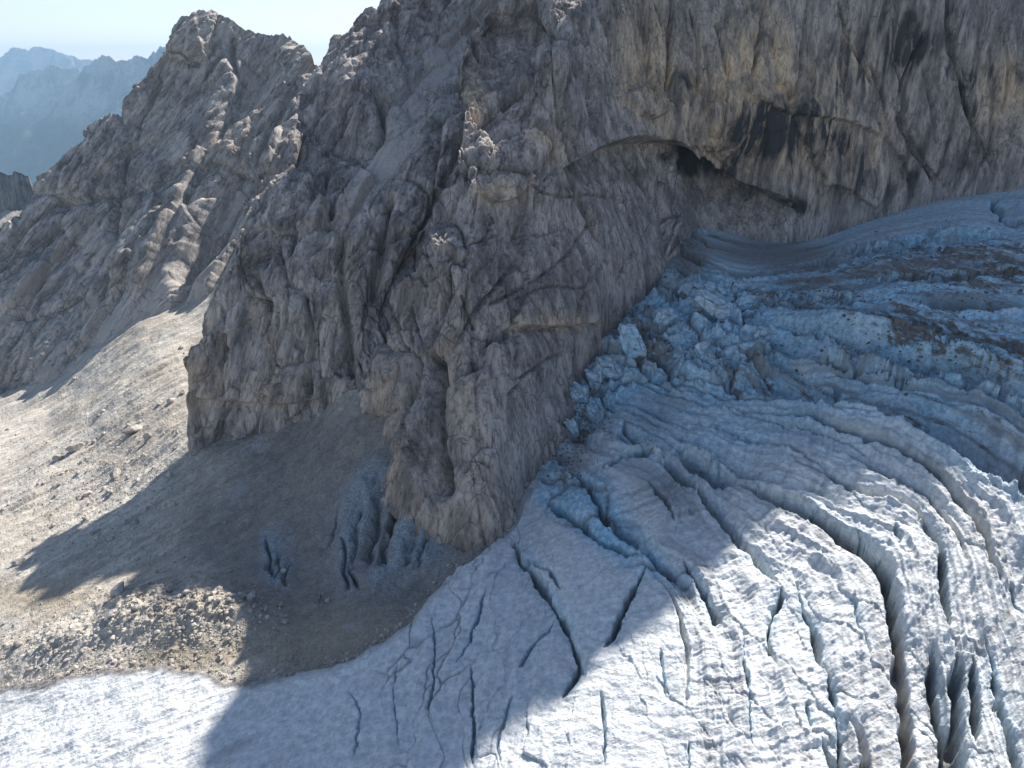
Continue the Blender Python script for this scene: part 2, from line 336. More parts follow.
def far_material(name, c1, c2, k):
    m, b = mat_new(name, 0.95, 0.1); g = G(m)
    n = g.noise(g.coord((1, 1, 0.5)), k, 8, 0.7)
    sep = g.n.new("ShaderNodeSeparateXYZ"); g.put(sep.inputs[0], g.pos)
    c = g.mix(g.rng(n, 0.4, 0.6), c1, c2)
    nz = g.n.new("ShaderNodeNewGeometry"); s2 = g.n.new("ShaderNodeSeparateXYZ"); g.put(s2.inputs[0], nz.outputs['Normal'])
    wood = g.math('MULTIPLY', g.rng(sep.outputs[2], -350, -100, 1.0, 0.0), g.rng(n, 0.3, 0.5, 0.5, 1))
    c = g.mix(wood, c, (0.045, 0.065, 0.035))
    g.put(b.inputs['Base Color'], c)
    g.put(b.inputs['Normal'], g.bump(g.noise(g.pos, k * 3, 8, 0.7), 1.0, 0.25 / k))
    return m

# ------------------------------------------------------------------ mesh from numpy
col = scene.collection
def tag(o, label=None, cat=None, group=None, kind=None):
    for k_, v_ in (('label', label), ('category', cat), ('group', group), ('kind', kind)):
        if v_: o[k_] = v_
    return o
def mesh_np(name, V3, quads, mat, attrs=None, smooth=True, parent=None):
    me = bpy.data.meshes.new(name); nv, nq = len(V3), len(quads)
    me.vertices.add(nv); me.vertices.foreach_set('co', np.ascontiguousarray(V3, F32).ravel())
    k = quads.shape[1]
    me.loops.add(nq * k); me.loops.foreach_set('vertex_index', np.ascontiguousarray(quads, np.int32).ravel())
    me.polygons.add(nq); me.polygons.foreach_set('loop_start', np.arange(0, nq * k, k, dtype=np.int32))
    me.polygons.foreach_set('loop_total', np.full(nq, k, np.int32))
    me.polygons.foreach_set('use_smooth', np.full(nq, smooth, bool))
    for a, v in (attrs or {}).items():
        at = me.attributes.new(a, 'FLOAT', 'POINT'); at.data.foreach_set('value', np.ascontiguousarray(v, F32))
    me.update(); me.materials.append(mat)
    o = bpy.data.objects.new(name, me); col.objects.link(o); o.parent = parent
    return o
def axis_steps(a, b, lo, hi, s, cs):
    """a..b sampled finely inside lo..hi and coarsely outside"""
    x = [a]
    while x[-1] < b:
        st = s if lo <= x[-1] <= hi else min(cs, max(s, 0.12 * (lo - x[-1] if x[-1] < lo else x[-1] - hi) + s))
        x.append(x[-1] + st)
    return np.array(x)
def base_grid(fit, u0, u1, v0, v1, s, cs=9.0):
    us = axis_steps(u0, u1, -14, 1038, s, cs); vs = axis_steps(v0, v1, -14, 782, s, cs)
    U, V = np.meshgrid(us, vs); U = U.astype(F32); V = V.astype(F32)
    return U, V
def unproject(fit, U, V):
    return (CAM + rays(U.astype(float), V.astype(float)) / tps_eval(fit, U, V)[..., None]).astype(F32)
def normals(P):
    du = np.gradient(P, axis=1); dv = np.gradient(P, axis=0)
    n = np.cross(dv, du); n /= np.linalg.norm(n, axis=-1, keepdims=True) + 1e-9
    tocam = CAM - P
    return np.where(((n * tocam).sum(-1) < 0)[..., None], -n, n).astype(F32)
def snap(U, V, SD, s):
    gv, gu = np.gradient(SD); gu /= np.gradient(U, axis=1) + 1e-9; gv /= np.gradient(V, axis=0) + 1e-9
    m = (SD < 0) & (SD > -1.8 * s); gl = gu * gu + gv * gv + 1e-6
    U2 = np.where(m, U - SD * gu / gl * 0.98, U); V2 = np.where(m, V - SD * gv / gl * 0.98, V)
    return U2, V2
def emit(name, P, SD, mat, attrs, skirt=0.0, smooth=True):
    """turn the gridded surface into one mesh, keeping cells with SD > 0, and give its rim a return that runs back into the mountain"""
    keep = SD > 0
    cell = keep[:-1, :-1] | keep[1:, :-1] | keep[:-1, 1:] | keep[1:, 1:]
    H, W = SD.shape; idx = np.arange(H * W).reshape(H, W)
    Q = np.stack([idx[:-1, :-1], idx[1:, :-1], idx[1:, 1:], idx[:-1, 1:]], -1)[cell]
    Pf = P.reshape(-1, 3); A = {k: v.reshape(-1) for k, v in attrs.items()}
    quads = [Q]
    extra = None
    if skirt > 0:
        c = np.zeros((H + 1, W + 1), bool); c[1:-1, 1:-1] = cell
        # horizontal edges between cell rows, vertical edges between cell columns
        e = []
        up, dn = c[:-1, 1:-1][:H], c[1:, 1:-1][:H]
        r, q = np.nonzero(up != dn); e.append(np.stack([idx[r, q], idx[r, q + 1]], -1))
        lf, rt = c[1:-1, :-1][:, :W], c[1:-1, 1:][:, :W]
        r, q = np.nonzero(lf != rt); e.append(np.stack([idx[r, q], idx[r + 1, q]], -1))
        E = np.concatenate(e); bv, inv = np.unique(E.ravel(), return_inverse=True); inv = inv.reshape(-1, 2)
        d = Pf[bv] - CAM.astype(F32); d[:, 2] = 0; d /= np.linalg.norm(d, axis=1, keepdims=True)
        d = d + np.array([0, 0, -0.15], F32)
        base = len(Pf); newP = []; prev = bv
        for j, fr in enumerate((0.15, 0.5, 1.0)):
            newP.append(Pf[bv] + d * F32(skirt * fr)); cur = base + j * len(bv) + np.arange(len(bv))
            quads.append(np.stack([prev[inv[:, 0]], prev[inv[:, 1]], cur[inv[:, 1]], cur[inv[:, 0]]], -1)); prev = cur
        Pf = np.concatenate([Pf] + newP)
        A = {k: np.concatenate([v] + [v[bv]] * 3) for k, v in A.items()}
    Q = np.concatenate(quads)
    used = np.zeros(len(Pf), bool); used[Q.ravel()] = True; remap = np.cumsum(used) - 1
    return mesh_np(name, Pf[used], remap[Q], mat, {k: v[used] for k, v in A.items()}, smooth)
def blob(U, V, u0, v0, ru, rv, ang=0.0, p=1.0):
    c, s_ = math.cos(math.radians(ang)), math.sin(math.radians(ang))
    x = ((U - u0) * c + (V - v0) * s_) / ru; y = (-(U - u0) * s_ + (V - v0) * c) / rv
    return np.exp(-(x * x + y * y) ** p).astype(F32)
def rough_edge(P, amp, size=6.0, seed=3):
    return fbm(P, size, 4, 0.6, seed) * F32(amp)

STEP = 0.85
def rock_relief(P, axis, k, big=5.0, s1=11.0, s2=4.0, s3=1.5, a1=2.4, a2=0.8, a3=0.3, seed=0):
    Q = stretch(P, axis, k)
    Q = Q + np.stack([fbm(Q, s1 * 1.3, 2, 0.5, seed + j) for j in (1, 2, 3)], -1) * F32(s1 * 0.14)
    h = fbm(Q, s1 * 2.6, 3, 0.5, seed) * big * 0.6; a1 = a1 * 1.45; a2 = a2 * 1.05
    for (s_, a_, j) in ((s1 * 2.4, a1 * 1.15, 7), (s1, a1 * 0.75, 4), (s2, a2, 5), (s3, a3, 6)):
        H_, e_, _ = facets(Q, s_, seed + j)
        h = h + H_ * a_ - a_ * 0.5 * np.exp(-e_ / 0.05)
    h = h + fbm(Q, s2, 4, 0.6, seed + 2, ridged=True) * a2 * 0.55 + fbm(Q, s3, 3, 0.7, seed + 4, ridged=True) * a3 * 0.8
    return h
def crack(P, N, U, V, pts, wpx, depth, fade=0.12):
    def fn(m, d, s):
        tp = sm(s, 0, fade) * sm(1 - s, 0, fade)
        P[m] -= N[m] * (depth * tp * np.exp(-(np.abs(d) / wpx) ** 1.5))[:, None]
    along(U, V, pts, wpx * 4 + 2, fn)
def ledge(P, N, U, V, pts, h, reach, soft=1.5, fade=0.08, recess=0.0):
    """one side (the left of travel; seen as positive distance) stands proud by h, fading away over reach pixels"""
    def fn(m, d, s):
        tp = sm(s, 0, fade) * sm(1 - s, 0, fade)
        P[m] += N[m] * (h * tp * sm(d, -soft, soft) * np.exp(-np.maximum(d, 0) / reach) - recess * tp * sm(-d, -soft, soft) * np.exp(-np.maximum(-d, 0) / (reach * 0.7)))[:, None]
    along(U, V, pts, reach * 3, fn)

# ------------------------------------------------------------------ 1 great wall above the glacier
U, V = base_grid(None, 330, 1330, -480, 640, STEP)
WALL_OUT = [(367,398),(369,380),(377,350),(380,332),(378,310),(384,290),(399,268),(410,245),(428,218),(440,190),(452,160),(463,128),(470,95),(468,60),(478,25),(508,-6),
  (585,-30),(625,-80),(648,-135),(657,-190),(668,-235),(680,-256),(694,-270),(699,-295),(706,-330),(725,-358),(760,-395),(800,-425),(850,-440),(890,-449),
  (905,-430),(918,-410),(932,-385),(943,-355),(949,-325),(957,-296),(975,-288),(992,-287),(1021,-298),(1045,-318),(1064,-338),(1095,-370),(1131,-400),(1180,-430),(1260,-440),(1330,-430),
  (1330,300),(1100,320),(1024,330),(760,345),(700,430),(640,540),(540,610),(480,620),(440,575),(415,530),(395,490),(378,440)]
Pb = unproject(FITS['wall'], U, V)
SD = poly_sd(U, V, WALL_OUT) + rough_edge(Pb, 5.0, 9.0) * sm(600 - V, 0, 60)
U, V = snap(U, V, SD, STEP); P = unproject(FITS['wall'], U, V); N = normals(P)
wl = sm(U + (V - 150) * 0.25, 480, 640)           # 0 left pillar, 1 right-hand wall
hL = rock_relief(P, (-0.25, -0.3, -0.9), 2.6, 4.0, 10, 4.0, 1.4, 2.2, 1.0, 0.42, 0)
hR = rock_relief(P, (0.12, -0.05, -1.0), 4.0, 3.5, 13, 5.0, 1.8, 1.7, 0.8, 0.36, 3)
calm = np.clip(1 - 0.45 * sm(V, 330, 440) * (1 - wl) - 0.75 * blob(U, V, 525, 440, 30, 60, 20) - 0.65 * sm(V, 155, 195) * sm(U, 690, 760) - 0.6 * blob(U, V, 605, 250, 85, 90, 30) - 0.35 * sm(U, 600, 680) * sm(160 - V, 0, 60), 0.2, 1)
P = P + N * ((hL * (1 - wl) + hR * wl) * calm)[..., None]
for pts, wd, dp in [([(420,440),(400,470),(396,500)],2,1.2),([(560,175),(590,215),(600,240)],1.4,1.2),([(520,180),(560,200),(600,190),(640,205)],1.2,1.0),([(600,170),(625,200),(640,235)],1.3,1.1),([(500,400),(530,370),(570,350)],1.3,1.2),([(512,300),(545,285),(590,290)],1.2,0.9),([(440,260),(470,240),(500,235)],1.5,1.4),([(700,30),(712,80),(705,120)],1.5,1.6),([(835,0),(850,50),(880,90)],1.4,1.5),([(545,14),(552,68),(562,113),(569,161),(583,198),(597,233),(610,253)],1.8,2.5),([(607,0),(614,41),(617,96),(624,116)],2.5,3.5),
    ([(672,-30),(670,30),(666,80),(661,100)],2.2,3),([(893,48),(906,103),(900,123),(913,144),(941,191)],2,2.2),([(948,-30),(944,41),(961,75),(965,109),(982,137),(995,181)],2.6,3),
    ([(811,-10),(800,62),(787,113)],2.2,2.5),([(766,0),(756,58),(749,99)],2,2.5),([(715,20),(725,58),(735,85)],1.8,2),([(925,30),(905,70),(897,110)],2,2.5),
    ([(424,345),(433,375),(438,410),(436,450),(446,505)],8,9),([(378,300),(384,330),(396,360)],3,3),([(400,330),(408,370),(405,410)],3.5,3),([(515,250),(518,270),(484,301),(460,332)],2,1.8),([(460,294),(470,311),(476,330)],2,1.5),
    ([(486,306),(520,290),(560,262),(583,235),(600,215)],1.5,1.2),([(395,300),(412,330),(425,365)],2,1.5),([(400,390),(412,430),(430,480),(445,520)],2,1.6),([(575,120),(585,150),(580,175)],2,1.5),
    ([(600,255),(580,300),(572,330)],1.5,1.2),([(635,250),(622,275),(620,292)],1.8,1.6),([(505,250),(514,300),(520,340),(514,380)],1.5,1.1),([(590,10),(598,60),(592,110)],2,2),
    ([(690,0),(700,50),(696,100)],1.8,2),([(845,20),(838,60),(842,100)],1.6,1.5),([(870,60),(885,100),(890,130)],1.5,1.5),([(1000,20),(1010,70),(1000,120)],1.6,1.3),([(920,60),(930,110),(936,150)],1.4,1.2)]:
    crack(P, N, U, V, pts, wd, dp)
for pts, h, r in [([(560,170),(576,161),(603,144),(638,137),(672,144),(686,150)],1.8,40),([(666,156),(680,149),(701,147),(725,161),(742,181),(776,195),(787,205),(800,209)],3.0,40),
    ([(735,85),(756,99),(780,113),(811,118),(838,120),(865,128),(893,137)],1.6,25),([(821,186),(838,185),(852,191),(865,202),(879,210)],1.5,20),
    ([(620,95),(632,118),(650,122),(664,108)],2.5,40),([(480,190),(495,205),(520,196),(530,175)],2.2,35),([(430,250),(452,246),(462,262)],2,30)]:
    ledge(P, N, U, V, pts, h, r)
ledge(P, N, U, V, [(560,172),(580,158),(605,145),(640,138),(672,143),(700,148),(725,163),(745,182),(770,195),(800,209)], 0.8, 60, recess=4.0, fade=0.12)
ledge(P, N, U, V, [(664,158),(680,149),(701,147),(722,160),(742,181),(764,196)], 0.4, 26, recess=10.0, fade=0.3)
ledge(P, N, U, V, [(505,328),(515,325),(570,328),(600,318)], 0.8, 14, recess=2.0)
n1 = fbm(P, 16, 4, 0.55, 5); st = stretch(P, (0.1, 0, -1), 7); n2 = fbm(st, 5.0, 4, 0.6, 6)
tan_ = 0.85 * blob(U, V, 720, 95, 75, 60, 20) + 0.6 * blob(U, V, 640, 55, 25, 75) + 0.8 * blob(U, V, 1000, 95, 40, 40, 30) + 0.5 * blob(U, V, 830, 150, 70, 50) + \
    0.5 * blob(U, V, 555, 322, 55, 9) + 0.35 * blob(U, V, 462, 400, 14, 90, -14) + 0.45 * blob(U, V, 395, 440, 16, 70, -16) + 0.25 * blob(U, V, 470, 520, 40, 40) + 0.6 * blob(U, V, 500, 190, 25, 12) + \
    0.5 * blob(U, V, 550, 140, 22, 18) + 0.5 * blob(U, V, 760, 60, 40, 70) + 0.4 * blob(U, V, 870, 60, 60, 50) + 0.55 * blob(U, V, 480, 85, 12, 30)
tan_ = np.clip(tan_ * (1.15 + 0.9 * n1 + 0.7 * n2), 0, 1)
streak = sm(U, 600, 690) * sm(240 - V, 0, 60) * np.clip(0.55 + 1.6 * n1, 0, 1) + 0.3 * blob(U, V, 760, 140, 25, 40) + 1.2 * blob(U, V, 712, 166, 34, 14, 20, 1.5) + 0.5 * blob(U, V, 752, 150, 24, 40) + blob(U, V, 795, 205, 24, 8, 20) + 0.9 * blob(U, V, 825, 140, 35, 25) + 0.8 * blob(U, V, 960, 60, 22, 60) + \
    0.5 * blob(U, V, 545, 345, 50, 16) + 0.7 * blob(U, V, 915, 60, 16, 60) + 0.6 * blob(U, V, 630, 165, 40, 14)
pale = 0.75 * blob(U, V, 530, 440, 26, 60, 22) + 0.5 * blob(U, V, 880, 190, 120, 28, -6, 1.5) + 0.45 * blob(U, V, 760, 225, 60, 18) + 0.25 * blob(U, V, 610, 320, 20, 50, 35) + 0.3 * blob(U, V, 430, 290, 30, 50)
wall = emit('mountain_wall', P, SD, M_wall, dict(tan=tan_, streak=np.clip(streak, 0, 2), pale=np.clip(pale, 0, 1), talus_lit=0 * U), 6)
tag(wall, 'towering grey rock wall streaked black and ochre above the glacier', 'cliff', kind='structure')

# ------------------------------------------------------------------ 2 middle buttress
U, V = base_grid(None, 150, 700, -290, 520, STEP)
BUTT_OUT = [(190,432),(192,400),(194,380),(196,362),(204,345),(208,325),(214,303),(219,285),(232,258),(240,240),(250,215),(262,195),(264,178),(276,160),(286,140),(298,122),(300,104),(312,85),(318,66),(325,52),
  (327,35),(336,24),(350,13),(362,0),(380,-6),(404,-14),(430,-46),(455,-92),(478,-158),(510,-178),(542,-193),(575,-209),(605,-221),(630,-233),(656,-246),(672,-262),(680,520),(220,520),(196,470)]
Pb = unproject(FITS['buttress'], U, V)
SD = poly_sd(U, V, BUTT_OUT) + rough_edge(Pb, 4.5, 8.0)
U, V = snap(U, V, SD, STEP); P = unproject(FITS['buttress'], U, V); N = normals(P)
low = sm(V + (U - 200) * -0.25, 200, 290)
hU = rock_relief(P, (-0.5, -0.45, -0.7), 3.0, 5.0, 11, 4.0, 1.6, 2.6, 1.2, 0.5, 1)
hD = rock_relief(P, (-0.05, -0.2, -1.0), 3.6, 4.0, 10, 3.8, 1.5, 2.3, 1.1, 0.45, 5)
tal = np.clip(1.3 * blob(U, V, 420, 100, 22, 60, 32) + 1.2 * blob(U, V, 385, 165, 20, 42, 40) + 0.8 * blob(U, V, 350, 215, 10, 50, 42) + 0.5 * blob(U, V, 450, 50, 16, 40, 30), 0, 1)  # pale debris ramp; its lighter colour also stands in for sunlight
P = P + N * ((hU * (1 - low) + hD * low) * (1 - 0.6 * tal))[..., None]
for pts, wd, dp in [([(374,79),(385,113),(366,161),(345,185),(333,200),(326,240)],4,5),([(250,262),(262,300),(258,340),(270,390)],3.5,3),([(300,280),(310,330),(302,370),(312,405)],3,2.6),
    ([(230,330),(222,365),(226,400)],3,3),([(345,230),(340,290),(352,340),(350,390)],3.5,3.5),([(330,160),(318,200),(300,230),(290,262)],3,3),([(395,200),(380,260),(372,310)],4,4),([(280,240),(286,290),(280,330)],2.5,2),
    ([(350,100),(335,135),(322,150)],3,2.5),([(430,60),(405,90),(380,110)],2.5,2),([(470,130),(455,165),(440,200)],3,3)]:
    crack(P, N, U, V, pts, wd, dp)
for pts, h, r in [([(200,395),(240,402),(290,405),(330,395)],1.6,30),([(342,215),(352,225),(362,205),(380,180)],3,25),([(266,230),(300,238),(335,222)],2.4,35),([(395,265),(412,255),(425,235)],2.5,25)]:
    ledge(P, N, U, V, pts, h, r)
n1 = fbm(P, 14, 4, 0.55, 2)
tan_ = np.clip((0.7 * blob(U, V, 205, 380, 22, 60) + 0.45 * blob(U, V, 270, 390, 60, 26) + 0.5 * blob(U, V, 255, 300, 12, 70, -12) + 0.35 * blob(U, V, 340, 270, 20, 60) + 0.3 * blob(U, V, 360, 380, 12, 30)) * (0.9 + 1.2 * n1), 0, 1)
pale = np.clip(0.8 * tal + 0.5 * blob(U, V, 260, 412, 90, 10) + 0.6 * blob(U, V, 350, 205, 16, 16), 0, 1)  # ramp paled as well, sunlight put into its colour
streak = np.clip(0.8 * blob(U, V, 228, 380, 14, 34) + 0.4 * blob(U, V, 290, 300, 50, 60) * (1 + 2 * n1), 0, 1)
butt = emit('mountain_buttress', P, SD, M_butt, dict(tan=tan_, streak=streak, pale=pale, talus_lit=tal * np.clip(0.8 + n1, 0, 1)), 3)
tag(butt, 'middle rock buttress with vertical flutes rising from the shaded scree hollow', 'cliff', kind='structure')

# ------------------------------------------------------------------ 3 knobbly peak on the left
U, V = base_grid(None, -260, 420, -20, 520, STEP)
PEAK_OUT = [(-260,330),(-150,296),(-60,262),(-20,246),(0,234),(10,222),(22,208),(31,186),(50,168),(66,156),(82,143),(98,131),(112,127),(124,124),(130,112),(136,98),(146,84),(156,68),(166,56),(168,44),(167,32),(172,22),(180,14),(192,10),(204,11),
  (214,17),(224,22),(236,28),(248,34),(262,35),(276,34),(290,36),(302,42),(309,52),(315,62),(322,56),(360,40),(420,30),(420,520),(-260,520)]
Pb = unproject(FITS['peak'], U, V)
SD = poly_sd(U, V, PEAK_OUT) + rough_edge(Pb, 2.4, 7.0, 5)
U, V = snap(U, V, SD, STEP); P = unproject(FITS['peak'], U, V); N = normals(P)
h = rock_relief(P, (-0.5, -0.5, -0.7), 3.2, 8.0, 20, 7.5, 3.0, 4.6, 2.2, 1.0, 2)
tal = np.clip(1.2 * sm(V - (396 - 0.42 * U), -8, 14) + 0.9 * blob(U, V, 228, 198, 9, 60, 36) + 0.6 * blob(U, V, 245, 70, 10, 36, -40) + 0.7 * blob(U, V, 20, 290, 50, 12, -38) + 1.1 * blob(U, V, 152, 305, 11, 42, 36) + 1.0 * blob(U, V, 100, 338, 10, 34, 38) + 1.0 * blob(U, V, 192, 288, 9, 34, 36) + 0.8 * blob(U, V, 50, 360, 10, 34, 38) + 0.5 * blob(U, V, 120, 250, 9, 45, 36), 0, 1)
sh = 10 * blob(U, V, 205, 40, 38, 34) * 0.5 + 6 * blob(U, V, 290, 58, 24, 24) - 8 * blob(U, V, 244, 90, 10, 60, 30)
P = P + N * (h * 0.85 * (1 - 0.75 * tal) + sh)[..., None]
for pts, wd, dp in [([(170,70),(150,110),(128,150),(118,200),(112,250)],3.5,6),([(270,110),(240,150),(215,200),(190,245),(170,290)],6,9),([(205,120),(190,160),(165,210),(150,250)],3,5),([(90,150),(70,190),(45,230),(20,260)],3,5),
    ([(168,60),(188,66),(205,74)],2.5,5),([(300,80),(285,105),(270,130)],4,6),([(60,240),(40,280),(10,320)],3,4),([(130,260),(105,300),(80,330)],4,5),([(236,40),(232,60),(240,80)],3,6)]:
    crack(P, N, U, V, pts, wd, dp)
ledge(P, N, U, V, [(140,300),(160,260),(185,215),(205,165),(228,110),(246,55)], 6, 26)
ledge(P, N, U, V, [(0,318),(40,275),(80,235),(112,190),(140,130),(160,85)], 5, 26)
ledge(P, N, U, V, [(205,300),(225,255),(255,205),(270,170),(285,130)], 5, 22)
crack(P, N, U, V, [(280,100),(262,150),(232,190),(200,240),(175,285)], 9, 10)
ledge(P, N, U, V, [(168,64),(190,72),(212,66)], 5, 22)
n1 = fbm(P, 22, 4, 0.55, 4)
tan_ = np.clip((0.5 * blob(U, V, 190, 70, 26, 14) + 0.5 * blob(U, V, 120, 205, 12, 20) + 0.4 * blob(U, V, 230, 150, 18, 40, 30)) * (0.9 + 1.3 * n1), 0, 1)
peak = emit('mountain_peak', P, SD, M_peak, dict(tan=tan_, streak=0.35 * sm(n1, 0.1, 0.4), pale=np.clip(0.3 + 0.9 * n1, 0, 0.6), talus_lit=tal), 90)
tag(peak, 'knobbly grey double-topped peak at the upper left above the scree', 'mountain', kind='structure')

# ------------------------------------------------------------------ 4 scree apron and moraine
U, V = base_grid(None, -240, 600, 210, 860, STEP)
P = unproject(FITS['scree'], U, V); Pb = P.copy(); B0 = P
dz = fbm(P, 30, 4, 0.5, 1) * 2.2 + fbm(P, 5, 4, 0.6, 2) * 0.45 + fbm(stretch(P, (-0.75, -0.6, -0.25), 6), 11, 4, 0.6, 3, True) * 1.5 * sm(560 - V, 0, 60)
H1, e1, _ = facets(P, 2.2, 1); H2, e2, _ = facets(P, 0.9, 2)
mor = np.clip(1.15 * blob(U, V, 185, 612, 85, 32, -4, 1.4) + 0.7 * blob(U, V, 70, 640, 70, 24, -20), 0, 1.2)
dz += mor * 2.6 + mor * fbm(P, 4, 4, 0.6, 7, True) * 1.2
rub = np.clip(0.35 + mor + blob(U, V, 60, 550, 90, 18, -10) + 0.8 * blob(U, V, 110, 490, 100, 60, -30) - 1.2 * blob(U, V, 30, 590, 70, 13) - 1.0 * sm(U - (V - 430) * 0.2, 200, 240), 0.12, 1.4)
dz += (np.maximum(H1, 0) * 0.45 + np.maximum(H2, 0) * 0.22) * rub * 0.5
ice = np.clip(1.3 * blob(U, V, 380, 525, 42, 55, 8, 1.6) + 0.8 * blob(U, V, 276, 555, 12, 26) + 0.8 * blob(U, V, 425, 550, 30, 22, 20), 0, 1)
flute = fbm(stretch(P, (-0.25, -0.85, -0.3), 9), 5, 3, 0.5, 8, True)
dz += ice * flute * 2.2 + 1.6 * blob(U, V, 385, 520, 45, 50)
P[..., 2] += dz
Zn = np.zeros_like(P); Zn[..., 2] = 1
Us, Vs_ = U + fbm(P, 3, 3, 0.6, 2) * 7, V + fbm(P, 3, 3, 0.6, 6) * 7
for pts, wd, dp in [([(264,535),(268,556),(272,580)],2.2,2.5),([(276,545),(279,562),(274,582)],2,2.2),([(290,560),(284,575),(285,586)],1.8,2),([(342,535),(345,560),(350,590)],2.5,2.8),
    ([(350,560),(356,578),(360,590)],2,2.4),([(380,480),(376,530),(366,570)],5,4.0),([(400,480),(390,530),(380,575)],4,3.4),([(425,500),(412,540),(400,575)],4,2.5),([(365,500),(355,540),(352,575)],3,2.5),([(440,520),(425,550),(410,575)],3,2.0),
    ([(395,415),(412,450),(428,490),(440,530)],2.5,2),([(340,505),(330,530),(322,560)],2,1.2)]:
    crack(P, Zn, Us, Vs_, pts, wd * 0.8, dp * 0.8, 0.3)
P[..., 2] -= 2.2 * blob(U, V, 415, 590, 26, 11, -10)
for pts in ([(264,535),(268,556),(272,580)],[(276,545),(279,562),(274,582)],[(342,535),(345,560),(350,590)],[(350,560),(356,578),(360,590)],[(290,560),(284,575),(285,586)]):
    def fn(m, d, s): ice[m] = np.maximum(ice[m], np.exp(-(d / 5) ** 2))
    along(U, V, pts, 16, fn)
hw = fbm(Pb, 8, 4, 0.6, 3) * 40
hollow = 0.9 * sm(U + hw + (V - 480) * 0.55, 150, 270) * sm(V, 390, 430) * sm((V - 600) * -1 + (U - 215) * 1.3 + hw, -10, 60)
sand = np.clip(blob(U, V, 40, 600, 80, 16) + blob(U, V, 190, 655, 70, 14) + 0.8 * blob(U, V, 330, 640, 90, 30), 0, 1)
snow = 0.5 * np.clip(blob(U, V, 255, 450, 14, 4, -38) + blob(U, V, 238, 490, 18, 3, -40) + blob(U, V, 222, 470, 9, 2, -30) + 0.9 * blob(U, V, 10, 625, 12, 7, -15) + blob(U, V, 262, 475, 10, 2, -40) + blob(U, V, 347, 627, 6, 3), 0, 1)
SDs = poly_sd(U, V, [(-240,860),(-240,212),(250,212),(264,300),(244,370),(228,410),(300,403),(345,394),(366,390),(380,402),(397,440),(427,500),(448,538),(480,546),(500,536),(530,575),(600,700),(600,860)])
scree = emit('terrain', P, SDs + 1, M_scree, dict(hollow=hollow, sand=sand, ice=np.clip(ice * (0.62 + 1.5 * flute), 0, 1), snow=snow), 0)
tag(scree, 'tan scree slope and moraine falling away below the cliffs', 'scree slope', kind='structure')
SCREE = (U, V, P)

# ------------------------------------------------------------------ 5 glacier
STEPG = 0.75
U, V = base_grid(None, -240, 1300, 150, 900, STEPG)
GLA_OUT = [(-240,712),(-100,702),(0,690),(50,680),(100,672),(160,669),(200,668),(225,681),(250,684),(290,676),(330,668),(365,655),(400,632),(430,600),(460,572),(482,556),(494,548),(506,533),(515,505),(533,480),(543,462),(556,446),
  (560,420),(560,395),(570,375),(585,360),(600,350),(612,325),(635,305),(660,290),(668,268),(678,255),(690,236),(705,228),(740,236),(775,239),(830,228),(850,212),(880,205),(930,197),(985,190),(1010,178),(1040,165),(1100,140),(1300,100),(1300,900),(-240,900)]
P = unproject(FITS['glacier'], U, V)
SD = poly_sd(U, V, GLA_OUT) + rough_edge(P, 5.0, 4.0, 2) + rough_edge(P, 6.0, 14.0, 4) * sm(300 - U, 0, 100)
lowr = sm(V, 470, 560)                       # near, sunlit part
leftsnow = sm(330 - U + (V - 700) * 0.3, 0, 120)
dirtz = sm(430 - V - (U - 900) * -0.15, 0, 110) * sm(U, 680, 760)
dz = fbm(P, 26, 4, 0.5, 3) * 1.6
rip = fbm(stretch(P, (1.0, -0.25, 0), 4.5), 2.0, 4, 0.62, 5)
dz += rip * 0.35 * (1 - leftsnow) * sm(U + (V - 500), 620, 800)
apr0 = sm(262 - V + (U - 840) * -0.22, 0, 26) * sm(U, 690, 720)
dz += fbm(P, 2.2, 5, 0.62, 6) * 0.32
dz += fbm(stretch(P, (1.0, 0.42, 0), 7), 2.6, 4, 0.6, 7, True) * 0.35 * leftsnow
dz += fbm(stretch(P, (0.25, 1.0, 0), 5), 3.0, 4, 0.6, 9, True) * 0.5 * sm(U, 330, 420) * sm(600 - U, 0, 80) * lowr
dz += dirtz * (1 - apr0) * (fbm(stretch(P, (0.45, -0.9, 0), 4), 3.0, 5, 0.6, 8, True) * 0.7 + fbm(P, 1.6, 3, 0.6, 1) * 0.3)
dz *= 1 - 0.6 * apr0
PH = tps_eval(FLOWFIT, U, V) * 100.0
RR = np.linalg.norm(P[..., :2] - np.array(P[np.unravel_index(np.argmin((U - 610) ** 2 + (V - 440) ** 2), U.shape)][:2]), axis=-1)
def flow_noise(kp, kr, octv, seed, ridged=False, warp=0.0):
    q = np.stack([PH * kp + (fbm(P, 9, 3, 0.5, seed) * warp if warp else 0), RR * kr, 0 * RR + seed * 3.7], -1).astype(F32)
    o = 0; a = 1.0; n_ = 0
    for k in range(octv):
        v_ = vnoise(q * F32(2 ** k) + F32(13.1 * k)); v_ = 1 - 2.2 * np.abs(v_) if ridged else v_
        o = o + a * v_; n_ += a; a *= 0.55
    return o / n_
band = sm(PH, -1.2, 0.2) * sm(1.2 - leftsnow, 0.1, 0.6)
saw = (PH * 1.0 + fbm(P, 22, 3, 0.5, 2) * 0.5); saw = saw - np.floor(saw)
upper = sm(PH, 4.2, 5.4) * sm(12.4 - PH, 0, 1.2)
apron = sm(PH, 11.2, 12.2) * sm(U, 690, 720)
dz += band * (1 - apron) * (flow_noise(1.6, 0.03, 4, 2, True, 0.3) * 1.6 + flow_noise(5.0, 0.08, 3, 5, True, 0.4) * 0.30)
splits = np.zeros_like(U)
